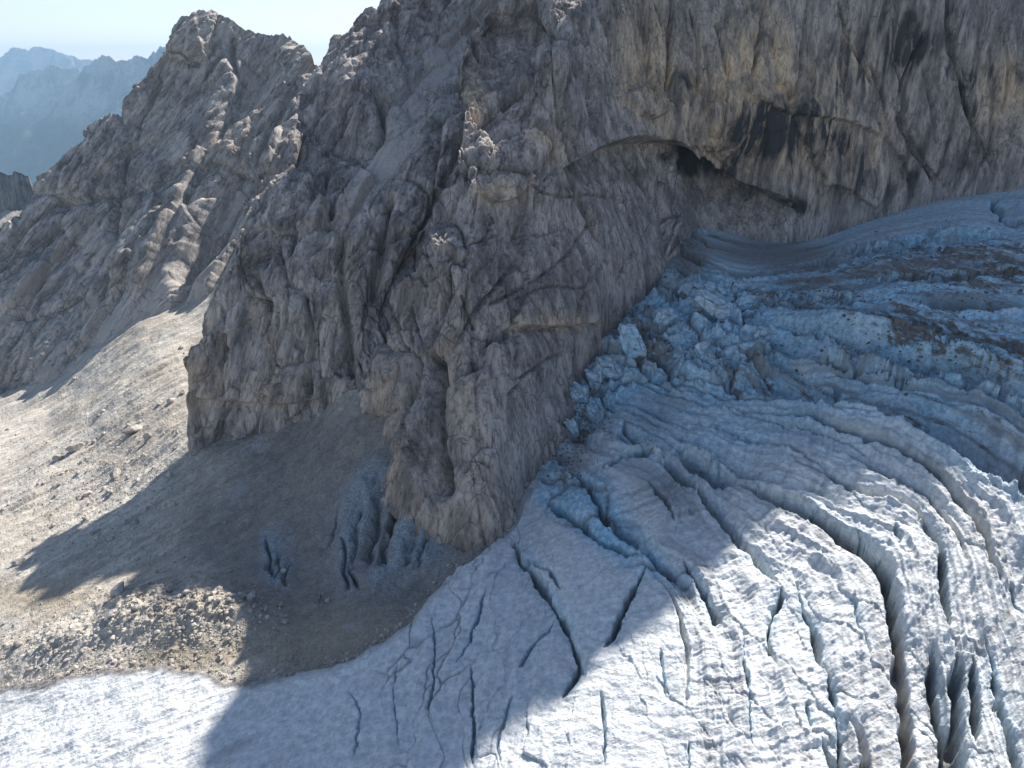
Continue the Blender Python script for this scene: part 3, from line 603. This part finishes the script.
for kk, (dph, wd_, dep) in enumerate(((0.0, 0.05, 3.2), (0.5, 0.035, 2.4))):
    lk = np.round(PH - dph); fr = np.abs(PH + fbm(P, 5, 3, 0.6, 4) * 0.12 + fbm(P, 1.4, 2, 0.6, 3) * 0.04 - dph - lk)
    md = sm(vnoise(np.stack([lk * 7.3 + kk * 3.1, RR * 0.042, 0 * RR + 5], -1).astype(F32)), -0.1, 0.45)
    sp_ = np.exp(-(fr / (wd_ * (0.5 + md))) ** 4) * md; dz -= band * (1 - apron) * dep * sp_ + band * (1 - apron) * 0.8 * md * np.exp(-fr / 0.16)
    splits = np.maximum(splits, sp_ * band)
dz += upper * ((saw - 0.5) * 2.6 + flow_noise(3.2, 0.03, 3, 3, True, 0.3) * 0.6)
ribs = flow_noise(1.3, 0.75, 3, 7, True, 0.9); dz += band * ribs * 0.24 * (1 - apron)
ribs2 = flow_noise(1.0, 1.7, 3, 8, True, 0.8); dz += band * ribs2 * 0.12
lines = flow_noise(7.0, 0.02, 3, 6, True, 0.25); chasm = sm(U, 730, 830); dz += chasm * (2.6 * np.exp(-((PH - 6.5) / 0.55) ** 2) - 7.5 * np.exp(-((PH - 5.35) / 0.38) ** 2) + 0.8 * np.exp(-((PH - 4.6) / 0.5) ** 2) - 3.0 * np.exp(-((PH - 7.6) / 0.3) ** 2) + 3.0 * np.exp(-((PH - 8.3) / 0.4) ** 2))
stripe = np.clip(sm(lines, 0.35, 0.75), 0, 1) * (0.35 * band + 0.55 * upper)
# broken ground of the icefall
fall = np.clip(sm(poly_sd(U, V, [(560,400),(590,355),(640,300),(690,275),(740,285),(770,320),(785,365),(770,395),(740,405),(690,395),(640,385),(600,430),(570,455),(545,475)]), -10, 18), 0, 1)
Qw = P + np.stack([fbm(P, 7, 3, 0.5, j) for j in (1, 4, 7)], -1) * F32(2.5)
Qs = stretch(Qw, (0.8, -0.6, 0), 2.0)
A1, f1, _ = facets(Qs, 7.0, 3); A2, f2, r2_ = facets(Qs, 2.6, 4)
dz += fall * (A1 * 3.2 + A2 * 0.8 - 3.2 * np.exp(-f1 / 0.10) - 0.8 * np.exp(-f2 / 0.08) + fbm(P, 12, 3, 0.5, 2, True) * 2.0)
rib = np.sin((stretch(P, (0, 0, 1), 1)[..., 0] * 0.8 - P[..., 1] * 0.35) * 2.6 + fbm(P, 6, 3, 0.5, 3) * 9); dz += fall * np.maximum(rib, 0) ** 2 * 0.7
B1, j1, _ = facets(stretch(Qw, (-0.2, -1.0, 0), 4.0), 4.2, 7); B2, j2, _ = facets(stretch(Qw, (0.35, -0.9, 0), 5.0), 3.0, 8)
hair = np.exp(-j1 / 0.018) * sm(fbm(P, 14, 3, 0.5, 6), -0.25, 0.25) * sm(U, 340, 420) * sm(690 - U, 0, 80) * lowr
hair2 = np.exp(-j2 / 0.04) * sm(fbm(P, 12, 3, 0.5, 1), 0.0, 0.3) * sm(U, 620, 700) * sm(V, 480, 540)
hair2 = hair2 * 0.3; dz -= hair * 0.55 + hair2 * 0.5
dz += B1 * 0.25 * sm(U, 340, 420) * sm(690 - U, 0, 80) * lowr + B2 * 0.3 * sm(U, 620, 700) * sm(V, 430, 540)
zone2 = np.clip(sm(poly_sd(U, V, [(540,470),(600,470),(660,560),(690,590),(640,575),(560,520),(535,500)]), -12, 12), 0, 1)
dz += zone2 * (A1 * 0.7 + A2 * 0.3 - 0.7 * np.exp(-f1 / 0.1))
P[..., 2] += dz
blueA = np.clip(fall * 1.0 + zone2 * 0.9 + 0.65 * sm(500 - V, 0, 80) * sm(U, 560, 640), 0, 1)
siltA = np.clip(0.8 * splits ** 2 + 0.75 * stripe + fall * np.exp(-(f1 / 0.08) ** 2) * 0.6 + zone2 * np.exp(-(f1 / 0.08) ** 2) * 0.8 + 0.5 * hair + 0.4 * hair2, 0, 1)
WU = U + fbm(P, 3.5, 5, 0.68, 2) * 6.5; WV = V + fbm(P, 3.5, 5, 0.68, 6) * 6.5; WN = fbm(P, 4.0, 3, 0.5, 9)
def crev(pts, wpx, depth, shoulder=0.25, fade=0.22, blue=0.4, silt=0.0, lift=0.0, below=0.0, reach=26):
    """open crack: notch with steep sides, ground sagging gently towards it; lift raises the ground to the left of travel"""
    def fn(m, d, s):
        tp = sm(s, 0, fade) * sm(1 - s, 0, fade); a = np.abs(d)
        wv = wpx * (0.35 + 0.75 * tp) * np.clip(1 + 1.3 * WN[m], 0.35, 1.8)
        z = -depth * tp * np.clip(1 + 0.8 * WN[m], 0.4, 1.4) * np.exp(-(a / wv) ** 4) - depth * shoulder * tp * np.exp(-a / (wpx * 4))
        if lift: z = z + lift * tp * sm(d, -1, 1) * np.exp(-np.maximum(d, 0) / reach)
        if below: z = z + below * tp * sm(-d, wpx * 0.3, wpx * 1.6) * np.exp(-np.maximum(-d, 0) / reach)
        P[..., 2][m] += z
        if blue: blueA[m] = np.maximum(blueA[m], blue * tp * np.exp(-(a / (wpx * 2.5)) ** 2))
        if silt: siltA[m] = np.maximum(siltA[m], silt * tp * np.exp(-((d + wpx) / (wpx * 1.8)) ** 2))
        siltA[m] = np.maximum(siltA[m], 0.85 * tp * np.exp(-(a / (wv * 0.75)) ** 4) * (depth > 2))
    along(WU, WV, pts, max(wpx * 14, reach * 3 if (lift or below) else 0), fn)
CREV = [
 ([(681,560),(694,588),(708,605),(724,638)],2.6,4.5,dict()), ([(694,479),(712,504),(729,530),(747,550),(763,571),(775,591),(783,602)],2.4,4.0,dict(lift=-0.8)),
 ([(783,596),(773,622),(766,643),(770,660),(776,676)],2.2,4.0,dict()), ([(722,476),(742,489),(773,506),(811,521),(838,537),(866,554),(879,571),(886,588),(893,612),(899,655)],3.0,5.0,dict(silt=0.7,lift=2.6,reach=34)),
 ([(794,585),(804,619),(816,639),(818,667),(828,680)],2.6,4.0,dict()), ([(826,674),(835,711),(838,745),(842,775)],2.4,3.5,dict()), ([(818,738),(835,768),(850,790)],3.2,4.0,dict()),
 ([(913,520),(924,540),(937,554),(942,571),(941,602),(948,640)],2.6,4.5,dict(silt=0.5)), ([(932,640),(937,697),(944,725),(958,760),(965,790)],3.2,2.6,dict(silt=0.9)),
 ([(958,640),(956,677),(957,725),(963,765),(966,800)],3.6,3.6,dict(blue=0.3)), ([(971,655),(975,697),(977,745)],2.6,3.4,dict(blue=0.3)), ([(985,640),(994,680),(1002,715),(1013,760),(1020,800)],2.4,3.2,dict()),
 ([(1005,588),(1022,620)],2.0,2.5,dict()), ([(890,535),(895,558)],1.5,1.5,dict()), ([(805,705),(812,735)],2.2,2.5,dict()), ([(850,600),(858,640),(870,665)],1.5,1.2,dict()), ([(740,630),(747,700),(752,760)],1.3,1.0,dict()),
 ([(505,545),(525,561),(542,585),(556,605),(569,626),(581,653),(584,674)],3.2,4.6,dict(lift=1.0)), ([(584,655),(569,680),(560,698)],2.6,4.0,dict()), ([(646,565),(634,588),(621,615),(604,650)],1.8,3.0,dict()),
 ([(556,612),(535,643),(516,670)],1.2,1.3,dict()), ([(487,588),(474,626),(455,670)],1.2,1.3,dict()), ([(433,612),(433,677),(428,720)],1.1,1.1,dict()), ([(470,660),(474,725),(471,770)],1.1,1.2,dict()),
 ([(552,469),(575,474),(593,489),(604,510),(624,530),(648,555),(670,572),(684,585)],3.4,5.5,dict(blue=1.0)), ([(540,500),(560,506),(585,522),(604,541),(625,550),(648,562)],3.0,4.0,dict(blue=0.9,lift=0.6)),
 ([(674,446),(700,466),(742,489)],4.5,5.0,dict(blue=0.6,silt=0.5,lift=2.6,reach=34,fade=0.3)), ([(660,455),(680,472),(696,482)],2.0,3.5,dict()), ([(621,424),(630,438),(640,446)],2.0,3.0,dict()), ([(616,434),(630,446)],1.6,2.4,dict()),
 ([(794,371),(828,375),(862,382),(900,387),(934,394),(965,404),(992,418),(1030,442),(1100,480)],2.8,6.5,dict(lift=3.0,below=1.5,reach=34,blue=0.9,fade=0.1)),
 ([(742,392),(790,408),(835,420),(880,430),(907,441),(934,462),(968,479),(1016,508),(1080,540)],6.0,9.0,dict(blue=0.9,shoulder=0.12,below=5.0,reach=50)),
 ([(831,383),(840,398),(852,421)],1.8,2.4,dict()), ([(868,403),(878,420)],1.4,1.5,dict()), ([(797,397),(818,416)],1.6,2,dict()), ([(760,340),(790,365),(800,372)],2.2,3,dict()),
 ([(740,300),(811,305),(865,312),(930,313),(1024,311),(1100,311)],1.8,3.2,dict(lift=1.6,blue=1,fade=.1)), ([(860,318),(900,334),(930,342),(982,354),(1024,361),(1100,370)],1.6,2.6,dict(lift=1.0)),([(770,330),(830,345),(900,365),(960,380),(1030,405)],1.5,1.8,dict(lift=1.2,silt=.4)),([(820,318),(870,340),(940,366),(1040,392)],1.2,1.6,dict(silt=.5)),([(850,290),(900,280),(960,285),(1040,280)],1.4,2.2,dict(lift=1.4,blue=.9)),([(800,270),(850,255),(900,250),(960,240),(1030,238)],1.4,2.0,dict(lift=1.2,blue=.6)),([(600,470),(640,450),(660,455)],1.6,2.2,dict(blue=1)),([(690,425),(740,440),(800,470),(850,500),(880,540)],1.0,.9,dict(silt=.4)),([(680,400),(740,420),(820,450),(880,480)],1.0,.9,dict(silt=.3)),([(660,430),(720,462),(770,490)],1.0,.9,dict(silt=.5)), ([(850,275),(880,262),(920,240),(960,225)],2,2,dict()), ([(1024,465),(1018,500),(1016,512)],3.0,6,dict()),
 ([(880,262),(930,258),(980,240)],2,1.8,dict()), ([(990,195),(1000,210),(1008,225),(1024,222)],3,4,dict(blue=0.9)), ([(700,285),(760,292),(811,305)],2,2.2,dict(blue=1)),
 ([(640,470),(668,500),(676,525)],1.4,1.2,dict()), ([(350,690),(360,720),(352,760)],1.0,0.5,dict()), ([(400,660),(392,700),(398,750)],1.0,0.6,dict()), ([(515,690),(500,730),(498,770)],1.0,0.6,dict()), ([(600,690),(606,730),(603,770)],1.1,0.8,dict()),
 ([(690,745),(688,775)],1.3,1.4,dict()), ([(660,650),(668,700)],1.0,0.7,dict()), ([(520,560),(548,570),(560,590)],1.6,1.6,dict()), ([(1040,560),(1050,640),(1070,720)],3,4,dict()),
]
for pts, wd, dp, kw in CREV: crev(pts, wd, dp, **kw)
drop = np.maximum(-SD, 0); P[..., 2] -= drop * 0.35 + np.minimum(drop, 3) * 0.25
P[..., 2] += 0.9 * np.exp(-np.abs(SD - 10) / 8) * sm(640 - U, 0, 100) * sm(U, 240, 300)
siltA = np.clip(siltA + 0.75 * blob(U, V, 812, 290, 28, 6, 0) + 0.5 * blob(U, V, 650, 335, 12, 16) + 0.75 * blob(U, V, 645, 355, 14, 14) + 0.45 * blob(U, V, 660, 415, 22, 30, 40) + 0.6 * blob(U, V, 575, 440, 18, 24) + 0.6 * blob(U, V, 660, 490, 40, 16, 40)
     + 0.95 * blob(U, V, 770, 254, 70, 17, 4, 1.5) + 1.1 * blob(U, V, 688, 262, 18, 28) + 0.9 * np.exp(-((SD - 2) / 5) ** 2) * sm(300 - U, 0, 60) + 0.45 * np.exp(-((SD - 1) / 4) ** 2) * sm(V, 560, 600), 0, 1)
dirt = np.clip(dirtz * 0.2 + 0.75 * upper * np.exp(-((PH - 8.5) / 0.8) ** 2) * sm(ribs, -0.1, 0.4) * sm(U, 820, 900) + 0.3 * blob(U, V, 970, 285, 80, 30) + 0.3 * upper * sm(flow_noise(0.9, 0.06, 3, 9, False, 0.3), 0.05, 0.35) + 0.25 * blob(U, V, 770, 303, 50, 14) + 0.35 * blob(U, V, 590, 410, 24, 50) + 0.06 * fall + 0.35 * blob(U, V, 700, 500, 60, 20, 35), 0, 1) - 0.25 * lowr
blueA = np.clip(blueA + 0.3 * dirtz + 0.12 - 0.3 * apron, 0, 1)
grit = np.clip(band * (sm(-ribs, 0.0, 0.5) * 0.6 + sm(-ribs2, 0, 0.5) * 0.35 + 0.5 * stripe) + 0.6 * leftsnow * sm(-fbm(stretch(P, (1.0, 0.42, 0), 7), 2.6, 4, 0.6, 7, True), 0.0, 0.4), 0, 1)
gl = emit('glacier', P, SD + 12, M_ice, dict(blue=blueA, dirt=np.clip(dirt - 0.5 * apron, -.5, 1), silt=siltA, grit=grit), 0)
tag(gl, 'crevassed white and blue glacier below the rock wall', 'glacier', kind='structure')
GLAC = (U, V, P)
#--END-P2--
# ------------------------------------------------------------------ 6 far ranges, valley
def far_range(name, Y, crest, base, front, back, nx, ny, amp, mat, label, seed, spur=0.0):
    """a real ridge across the view: crest given as sight-line points at distance Y, flanks falling to the valley in front and behind"""
    c = np.array(crest, float); d = rays(c[:, 0], c[:, 1]); t = Y / d[:, 1]
    cx, cz = d[:, 0] * t, d[:, 2] * t + CAM[2]
    x = np.linspace(cx.min(), cx.max(), nx)
    s = np.concatenate([-np.linspace(1, 0, ny)[:-1] ** 1.3 * front, np.linspace(0, 1, ny // 3)[:] ** 1.2 * back])
    X, S = np.meshgrid(x, s); Zc = np.interp(X, cx, cz)
    Pn = np.stack([X, S + Y, 0 * X], -1).astype(F32)
    nz = fbm(Pn, amp * 5, 6, 0.55, seed, True)
    L = np.where(S < 0, front, back)
    a = np.abs(S) / L
    fall = 1 - np.exp(-a * 3.2); fall /= 1 - math.exp(-3.2)
    gul = fbm((Pn * np.array([1, 0.28, 1], F32)), amp * 3.2, 4, 0.55, seed + 3, True)
    Z = Zc - (Zc - base) * fall + (nz * amp + gul * amp * spur) * np.clip(a * 7, 0.10, 1) * np.clip((1 - a) * 5, 0, 1)
    Z += (fbm(Pn, amp * 1.4, 5, 0.62, seed + 5, True) * 0.42 + fbm(Pn, amp * 0.35, 3, 0.6, seed + 6) * 0.12) * amp * np.exp(-a * 9) * 0.9
    fine_ = fbm(Pn, amp * 0.9, 4, 0.6, seed + 2); Z += fine_ * amp * 0.28
    P = np.stack([X, S + Y, Z], -1); H, W = X.shape; idx = np.arange(H * W).reshape(H, W)
    Q = np.stack([idx[:-1, :-1], idx[:-1, 1:], idx[1:, 1:], idx[1:, :-1]], -1).reshape(-1, 4)
    o = mesh_np(name, P.reshape(-1, 3), Q, mat); tag(o, label, 'mountain', kind='structure'); return o
M_far = far_material('far_rock', (0.16, 0.16, 0.16), (0.50, 0.46, 0.42), 0.006)
BASE = -900.0
far_range('distant_mountain', 9000, [(-520,80),(-300,60),(-120,75),(-40,68),(0,59),(12,49.5),(18,48.5),(24,51.5),(36,48.5),(49,50.5),(64,54),(78,59),(94,61.5),(120,64),(170,62),(230,70),(330,66),(450,72),(700,80)],
          BASE, 2600, 2500, 420, 90, 90, M_far, 'palest hazy mountain range on the horizon at far left', 1, 0.8)
far_range('distant_mountain', 6200, [(-420,130),(-200,112),(-60,112),(0,98),(12,90),(23,75),(30,72),(39,70),(45,71),(51,66.5),(58,68),(66,71),(76,69),(82,76),(95,88),(140,110),(260,130)],
          BASE, 1700, 1500, 420, 110, 70, M_far, 'lower blue mountain range with a toothed crest in front of the palest range', 4, 1.0)
far_range('distant_mountain', 5200, [(-300,190),(-60,150),(0,128),(30,112),(60,95),(78,80),(86,71),(94,63),(99,60),(103,56.5),(107,57),(111,58),(117,64),(122,63),(127,62),(137,58),(146,57),(151,55),(153,51),(156,54),(160,47.5),(163,49),(166,51),(175,58),(190,62),(260,72),(420,90)],
          BASE, 1900, 1600, 420, 130, 75, M_far, 'blue mountain with jagged pinnacles just left of the rocky peak', 6, 1.0)
M_dark = rock_material('dark_limestone', (0.14, 0.14, 0.15), (0.22, 0.21, 0.20), (0.3, 0.25, 0.2), 2.0, fine=0.3)
far_range('mountain_spur', 620, [(-340,200),(-120,168),(-40,176),(-10,172),(0,174),(12,174.5),(22,177),(30,180),(36,200),(60,260),(120,330)], -240, 140, 200, 300, 80, 16, M_dark, 'dark rock spur at the left edge in front of the blue mountains', 3, 1.4)
# valley floor to the horizon
xs = np.linspace(-14000, 14000, 150)
ys = np.linspace(-3000, 13000, 110)
X, Y_ = np.meshgrid(xs, ys); Pn = np.stack([X, Y_, 0 * X], -1).astype(F32)
Z = -930 + fbm(Pn, 2600, 5, 0.5, 3) * 260
H, W = X.shape; idx = np.arange(H * W).reshape(H, W)
M_val, b_ = mat_new('valley_ground', 0.95, 0.1); g = G(M_val)
g.put(b_.inputs['Base Color'], g.mix(g.rng(g.noise(g.pos, 0.002, 6, 0.65), 0.42, 0.58), (0.045, 0.065, 0.035), (0.13, 0.14, 0.08)))
vg = mesh_np('valley_ground', np.stack([X, Y_, Z], -1).reshape(-1, 3), np.stack([idx[:-1, :-1], idx[:-1, 1:], idx[1:, 1:], idx[1:, :-1]], -1).reshape(-1, 4), M_val)
tag(vg, 'wooded valley floor far below the mountains', 'valley', kind='structure')

# ------------------------------------------------------------------ 7 the air: closed box round camera and scene
HZ = 0.95e-4
def box(name, lo, hi, mat):
    x0, y0, z0 = lo; x1, y1, z1 = hi
    V8 = np.array([(x, y, z) for x in (x0, x1) for y in (y0, y1) for z in (z0, z1)], F32)
    Q = np.array([(0, 1, 3, 2), (4, 6, 7, 5), (0, 4, 5, 1), (2, 3, 7, 6), (0, 2, 6, 4), (1, 5, 7, 3)])
    return mesh_np(name, V8, Q, mat, smooth=False)
M_haze = bpy.data.materials.new('haze'); M_haze.use_nodes = True; n = M_haze.node_tree.nodes; n.clear()
o_ = n.new("ShaderNodeOutputMaterial"); pv = n.new("ShaderNodeVolumePrincipled"); pv.inputs['Density'].default_value = HZ
pv.inputs['Color'].default_value = (0.46, 0.71, 0.95, 1); pv.inputs['Anisotropy'].default_value = 0.1
M_haze.node_tree.links.new(pv.outputs[0], o_.inputs['Volume'])
hz = box('haze', (-14010, -3010, -1250), (14010, 13010, 400), M_haze); tag(hz, 'thin blue haze filling the air before the distant mountains', 'haze', kind='stuff')
#--END-P3--
# ------------------------------------------------------------------ 8 boulders, stones, ice blocks
import bmesh
def lookup(gridset):
    U, V, P = gridset; step = 2
    Pq = P[::step, ::step].reshape(-1, 3).astype(float); uu, vv, fw = proj(Pq)
    ok = (uu > -60) & (uu < 1090) & (vv > 140) & (vv < 840) & (fw > 1)
    Pq, uu, vv, fw = Pq[ok], uu[ok], vv[ok], fw[ok]
    cell = {}
    for k, key in enumerate(zip((uu // 6).astype(int), (vv // 6).astype(int))): cell.setdefault(key, []).append(k)
    def at(u, v):
        c = [k for a in (-1, 0, 1) for b in (-1, 0, 1) for k in cell.get((int(u // 6) + a, int(v // 6) + b), ())]
        c = np.array(c); d = (uu[c] - u) ** 2 + (vv[c] - v) ** 2
        near = c[d <= d.min() + 6]; k = near[np.argmin(fw[near])]
        return Pq[k], fw[k] / FPX
    return at
on_scree, on_ice = lookup(SCREE), lookup(GLAC)
def ico(sub):
    bm = bmesh.new(); bmesh.ops.create_icosphere(bm, subdivisions=sub, radius=1.0)
    v = np.array([x.co for x in bm.verts]); f = np.array([[x.index for x in q.verts] for q in bm.faces]); bm.free(); return v, f
ICO1, ICO2, ICO4, ICO5 = ico(1), ico(2), ico(4), ico(5)
def chunk(base, rs, cuts=12, lo=0.45, hi=0.85, rough=0.05):
    v = base[0].copy()
    for _ in range(cuts):
        n = rs.normal(size=3); n /= np.linalg.norm(n); d = rs.uniform(lo, hi)
        e = v @ n - d; v -= np.where(e > 0, e, 0)[:, None] * n
    if rough: v *= (1 + rough * fbm((v * 3 + rs.uniform(0, 50, 3)).astype(F32), 1.0, 4, 0.6, 1))[:, None]
    return v
M_pale = rock_material('boulder_pale', (0.38, 0.345, 0.30), (0.52, 0.475, 0.42), (0.5, 0.42, 0.3), 0.25, fine=3.0)
M_brown = rock_material('boulder_brown', (0.24, 0.20, 0.17), (0.36, 0.29, 0.23), (0.4, 0.3, 0.2), 0.25, fine=3.0)
def boulder(u, v, px, label, mat=None, on=on_scree, cat='boulder', name='boulder', group=None, seed=0, tall=0.75, wide=1.25, base=ICO4, cuts=14, sink=0.35):
    rs = np.random.RandomState(seed + int(u * 7 + v * 13)); p, mpp = on(u, v); r = px * mpp * 0.62
    vv = chunk(base, rs, cuts) * np.array([wide, rs.uniform(0.8, 1.15), tall]) * r
    a = rs.uniform(0, 6.3); c, s_ = math.cos(a * 0.3), math.sin(a * 0.3)
    vv = vv @ np.array([[c, s_, 0], [-s_, c, 0], [0, 0, 1]])
    o = mesh_np(name, vv, base[1], mat or M_pale, smooth=False)
    o.location = p + np.array([0, 0, r * tall * (1 - sink) * 0.6]); tag(o, label, cat, group); return o
BLD = [
 (118,591,15,'large pale boulder with a hollow on the moraine crest, long shadow beside it',None), (173,586,9,'whitish boulder standing on the moraine crest at the edge of the shadow',None),
 (187,591,7,'rounded pale boulder just right of the whitish boulder on the moraine crest',None), (250,597,10,'grey boulder near the right end of the sunlit moraine crest',None),
 (109,615,11,'flat pale slab on the moraine below the large hollowed boulder',None), (317,598,9,'reddish brown boulder lying in the shaded hollow below the ice slits',M_brown),
 (327,599,5,'small pale rock touching the reddish brown boulder in the shade',None), (278,603,6,'small grey boulder in shade just right of the moraine crest',M_brown),
 (17,562,10,'dark sided boulder on the scree at the left edge of the picture',None), (133,431,13,'longest pale block on the upper sunlit scree',None), (147,437,8,'small block just below the longest pale block on the scree',None),
 (73,449,13,'broad whitish block halfway down the sunlit scree at left',None), (60,457,8,'small dark block at the lower left of the broad whitish scree block',None), (116,475,12,'wide flat block on the lower sunlit scree',None),
 (87,494,9,'brownish boulder on the sunlit scree below the wide flat block',None), (171,474,9,'pale boulder inside the shadow edge on the scree',None), (209,435,5,'small pale boulder in shade right under the fluted buttress',None),
 (171,400,7,'pale boulder high on the sunlit scree near the buttress',None), (181,392,6,'uppermost small boulder on the scree next to the buttress foot',None), (220,587,5,'small dark boulder on the shadow line of the moraine crest',None),
 (20,641,8,'angular boulder on the left flank of the moraine above the snow',None), (57,691,6,'stone melted out at the upper edge of the white snow tongue',None), (204,570,4,'lone small stone in the dark hollow above the moraine crest',None),
 (235,677,5,'stone at the corner where shadow, snow tongue and scree meet',None),
]
for u, v, px, lab, mt in BLD: boulder(u, v, px, lab, mt)
rs = np.random.RandomState(11)
for k in range(46):
    u = rs.uniform(125, 255); v = 590 + abs(rs.normal()) * 13 + (u - 190) * 0.01
    boulder(u, v, rs.uniform(3, 5.5), 'one of the many small pale stones strewn over the sunlit moraine crest', None, group='small pale stones on the moraine crest', base=ICO2, seed=k, name='stone', cat='stone')
for (u, v, px, lab, mt, nm, ct) in [(652,262,9,'tan boulder lodged on the debris tongue above the icefall',M_brown,'boulder','boulder'), (646,268,5,'small tan stone below the tan boulder on the debris tongue',M_brown,'boulder','boulder')]:
    boulder(u, v, px, lab, mt, on_ice, ct, nm)
M_chunk = M_ice; M_dark2 = rock_material('debris_dark', (0.10, 0.095, 0.09), (0.20, 0.185, 0.17), (0.2, 0.18, 0.16), 0.2, fine=3.0)
boulder(657, 277, 9, 'single white snow block lying on brown debris above the icefall', M_chunk, on_ice, 'snow block', 'snow_block', tall=0.55)

def scatter(name, on, pts, sizes, mat, label, cat):
    Vs, Fs = [], []; protos = [chunk(ICO1, np.random.RandomState(k), 7, 0.5, 0.85, 0) for k in range(12)]; off = 0; rr = np.random.RandomState(5)
    for (u, v), sz in zip(pts, sizes):
        try: p, mpp = on(u, v)
        except Exception: continue
        q = protos[rr.randint(12)] * (np.array([1, 1, 0.75]) * sz); a = rr.uniform(0, 6.28); c, s_ = math.cos(a), math.sin(a)
        q = q @ np.array([[c, s_, 0], [-s_, c, 0], [0, 0, 1]]) + p + np.array([0, 0, sz * 0.2])
        Vs.append(q); Fs.append(ICO1[1] + off); off += len(q)
    o = mesh_np(name, np.concatenate(Vs), np.concatenate(Fs), mat, smooth=False); tag(o, label, cat, kind='stuff'); return o
rs = np.random.RandomState(21); pts = []; szs = []
while len(pts) < 3800:
    u, v = rs.uniform(-40, 300), rs.uniform(345, 690)
    e = ((u - 180) / 95) ** 2 + ((v - 622) / 38) ** 2; e2 = ((u - 60) / 90) ** 2 + ((v - 650) / 32) ** 2; e3 = ((u - 90) / 110) ** 2 + ((v - 500) / 75) ** 2
    pr = max(math.exp(-e * 0.9), 0.8 * math.exp(-e2), 0.45 * math.exp(-e3), 0.03)
    if v > 664 + (8 if u < 120 else 0) or (u > 175 + (v - 345) * 0.05 and v < 560 and rs.rand() > 0.12): continue
    if v < 400 - 0.45 * u + 8: continue
    if rs.rand() < pr: pts.append((u, v)); szs.append(min(0.09 + rs.pareto(2.6) * 0.12, 0.6) * (1.0 + max(0, 560 - v) / 260))
scatter('gravel', on_scree, pts, szs, M_pale, 'loose pale stones covering the scree and moraine', 'stones')
pts = []; szs = []
for (cu, cv, su, sv, nn) in [(575,435,10,26,420),(592,400,10,12,120),(665,285,16,14,160),(815,292,24,6,160),(645,335,9,8,80),(930,285,70,28,900),(900,345,60,18,500),(560,462,8,12,120)]:
    pts += [(rs.normal(cu, su), rs.normal(cv, sv)) for _ in range(nn)]; szs += list(np.minimum(0.08 + rs.pareto(3.4, nn) * 0.13, 0.5))
scatter('debris', on_ice, pts, szs * 1, M_dark2, 'dark rock debris sprinkled over the upper glacier and icefall', 'debris')

# stones melted out along the glacier margin
rs = np.random.RandomState(33); E = GLA_OUT[2:20]; pts = []; szs = []
for a, b in zip(E[:-1], E[1:]):
    L = math.dist(a, b)
    for _ in range(int(L * 2.2)):
        t = rs.rand(); o_ = abs(rs.normal()) * 5 + (2 if rs.rand() < .7 else -6); pts.append((a[0] + (b[0] - a[0]) * t + rs.normal() * 2 - (o_ * 0.7 if a[0] > 330 else 0), a[1] + (b[1] - a[1]) * t - o_)); szs.append(min(0.08 + rs.pareto(2.4) * 0.10, 0.5))
scatter('gravel', on_scree, pts, szs, M_pale, 'stones melted out along the lower edge of the glacier', 'stones')

# seracs: blocks of the icefall that stand apart
def serac(u, v, wpx, hpx, label, seed, lean=0.0):
    rs = np.random.RandomState(seed); p, mpp = on_ice(u, v + hpx * 0.35); w_, h_ = wpx * mpp * 0.68, hpx * mpp * 0.6
    q = ICO5[0].copy(); q = np.sign(q) * np.abs(q) ** 0.55
    for _ in range(9):
        n = rs.normal(size=3) * np.array([1, 1, 0.45]); n /= np.linalg.norm(n); e = q @ n - rs.uniform(0.5, 0.9); q -= np.where(e > 0, e, 0)[:, None] * n
    Pq = (q * 2.2 + rs.uniform(0, 90, 3)).astype(F32); Fh, Fe, _ = facets(stretch(Pq, (0.3 * lean, 0.3, 1), 2.5), 1.1, seed)
    q *= (1 + 0.12 * fbm(Pq, 0.8, 4, 0.6, seed) + 0.20 * Fh - 0.22 * np.exp(-Fe / 0.06))[:, None]
    q = q * np.array([w_, w_ * 0.8, h_]); q[:, 0] += lean * q[:, 2]
    n_ = len(q); at_ = dict(blue=np.clip(0.95 - 0.25 * q[:, 2] / h_, 0.2, 1), dirt=np.full(n_, 0.2), silt=0.6 * np.exp(-Fe / 0.05), grit=np.zeros(n_))
    o = mesh_np('serac', q, ICO5[1], M_ice, at_, smooth=False); o.location = p + np.array([0, 0, h_ * 0.02]); tag(o, label, 'ice block', 'ice blocks of the icefall'); return o
for a in [(716,300,34,24,'largest rounded blue ice block below the dark debris slope',1,-0.2), (697,287,26,14,'low bluish ice block touching the debris tongue above the largest block',2,0), (742,297,24,12,'flat pale ice block right of the largest rounded block',3,0.2),
          (632,332,22,26,'tall ribbed ice tower against the rock at the top of the icefall',4,-0.25), (664,312,18,16,'angular ice block next to the brown stained patch of the icefall',5,0.1), (612,362,30,16,'tilted ice slab with sliced top edge leaning toward the rock',6,-0.4),
          (597,375,18,20,'dirty white ice block at the rock edge below the tilted slab',7,-0.3), (580,392,16,18,'small cracked ice block in the narrowest part between rock and glacier',8,-0.2), (655,345,20,14,'pale ice block in the middle of the icefall under the brown patch',9,0.1),
          (728,352,22,22,'deep blue ice block beside the dirty hollow of the icefall',10,0.15), (700,345,18,14,'jagged blue ice lump left of the deep blue block',11,0), (573,420,14,18,'grey ice block among dark rubble beside the rock',12,-0.2), (765,330,22,18,'blue ice block with dark cracks at the right side of the icefall',13,0.2)]:
    serac(*a)
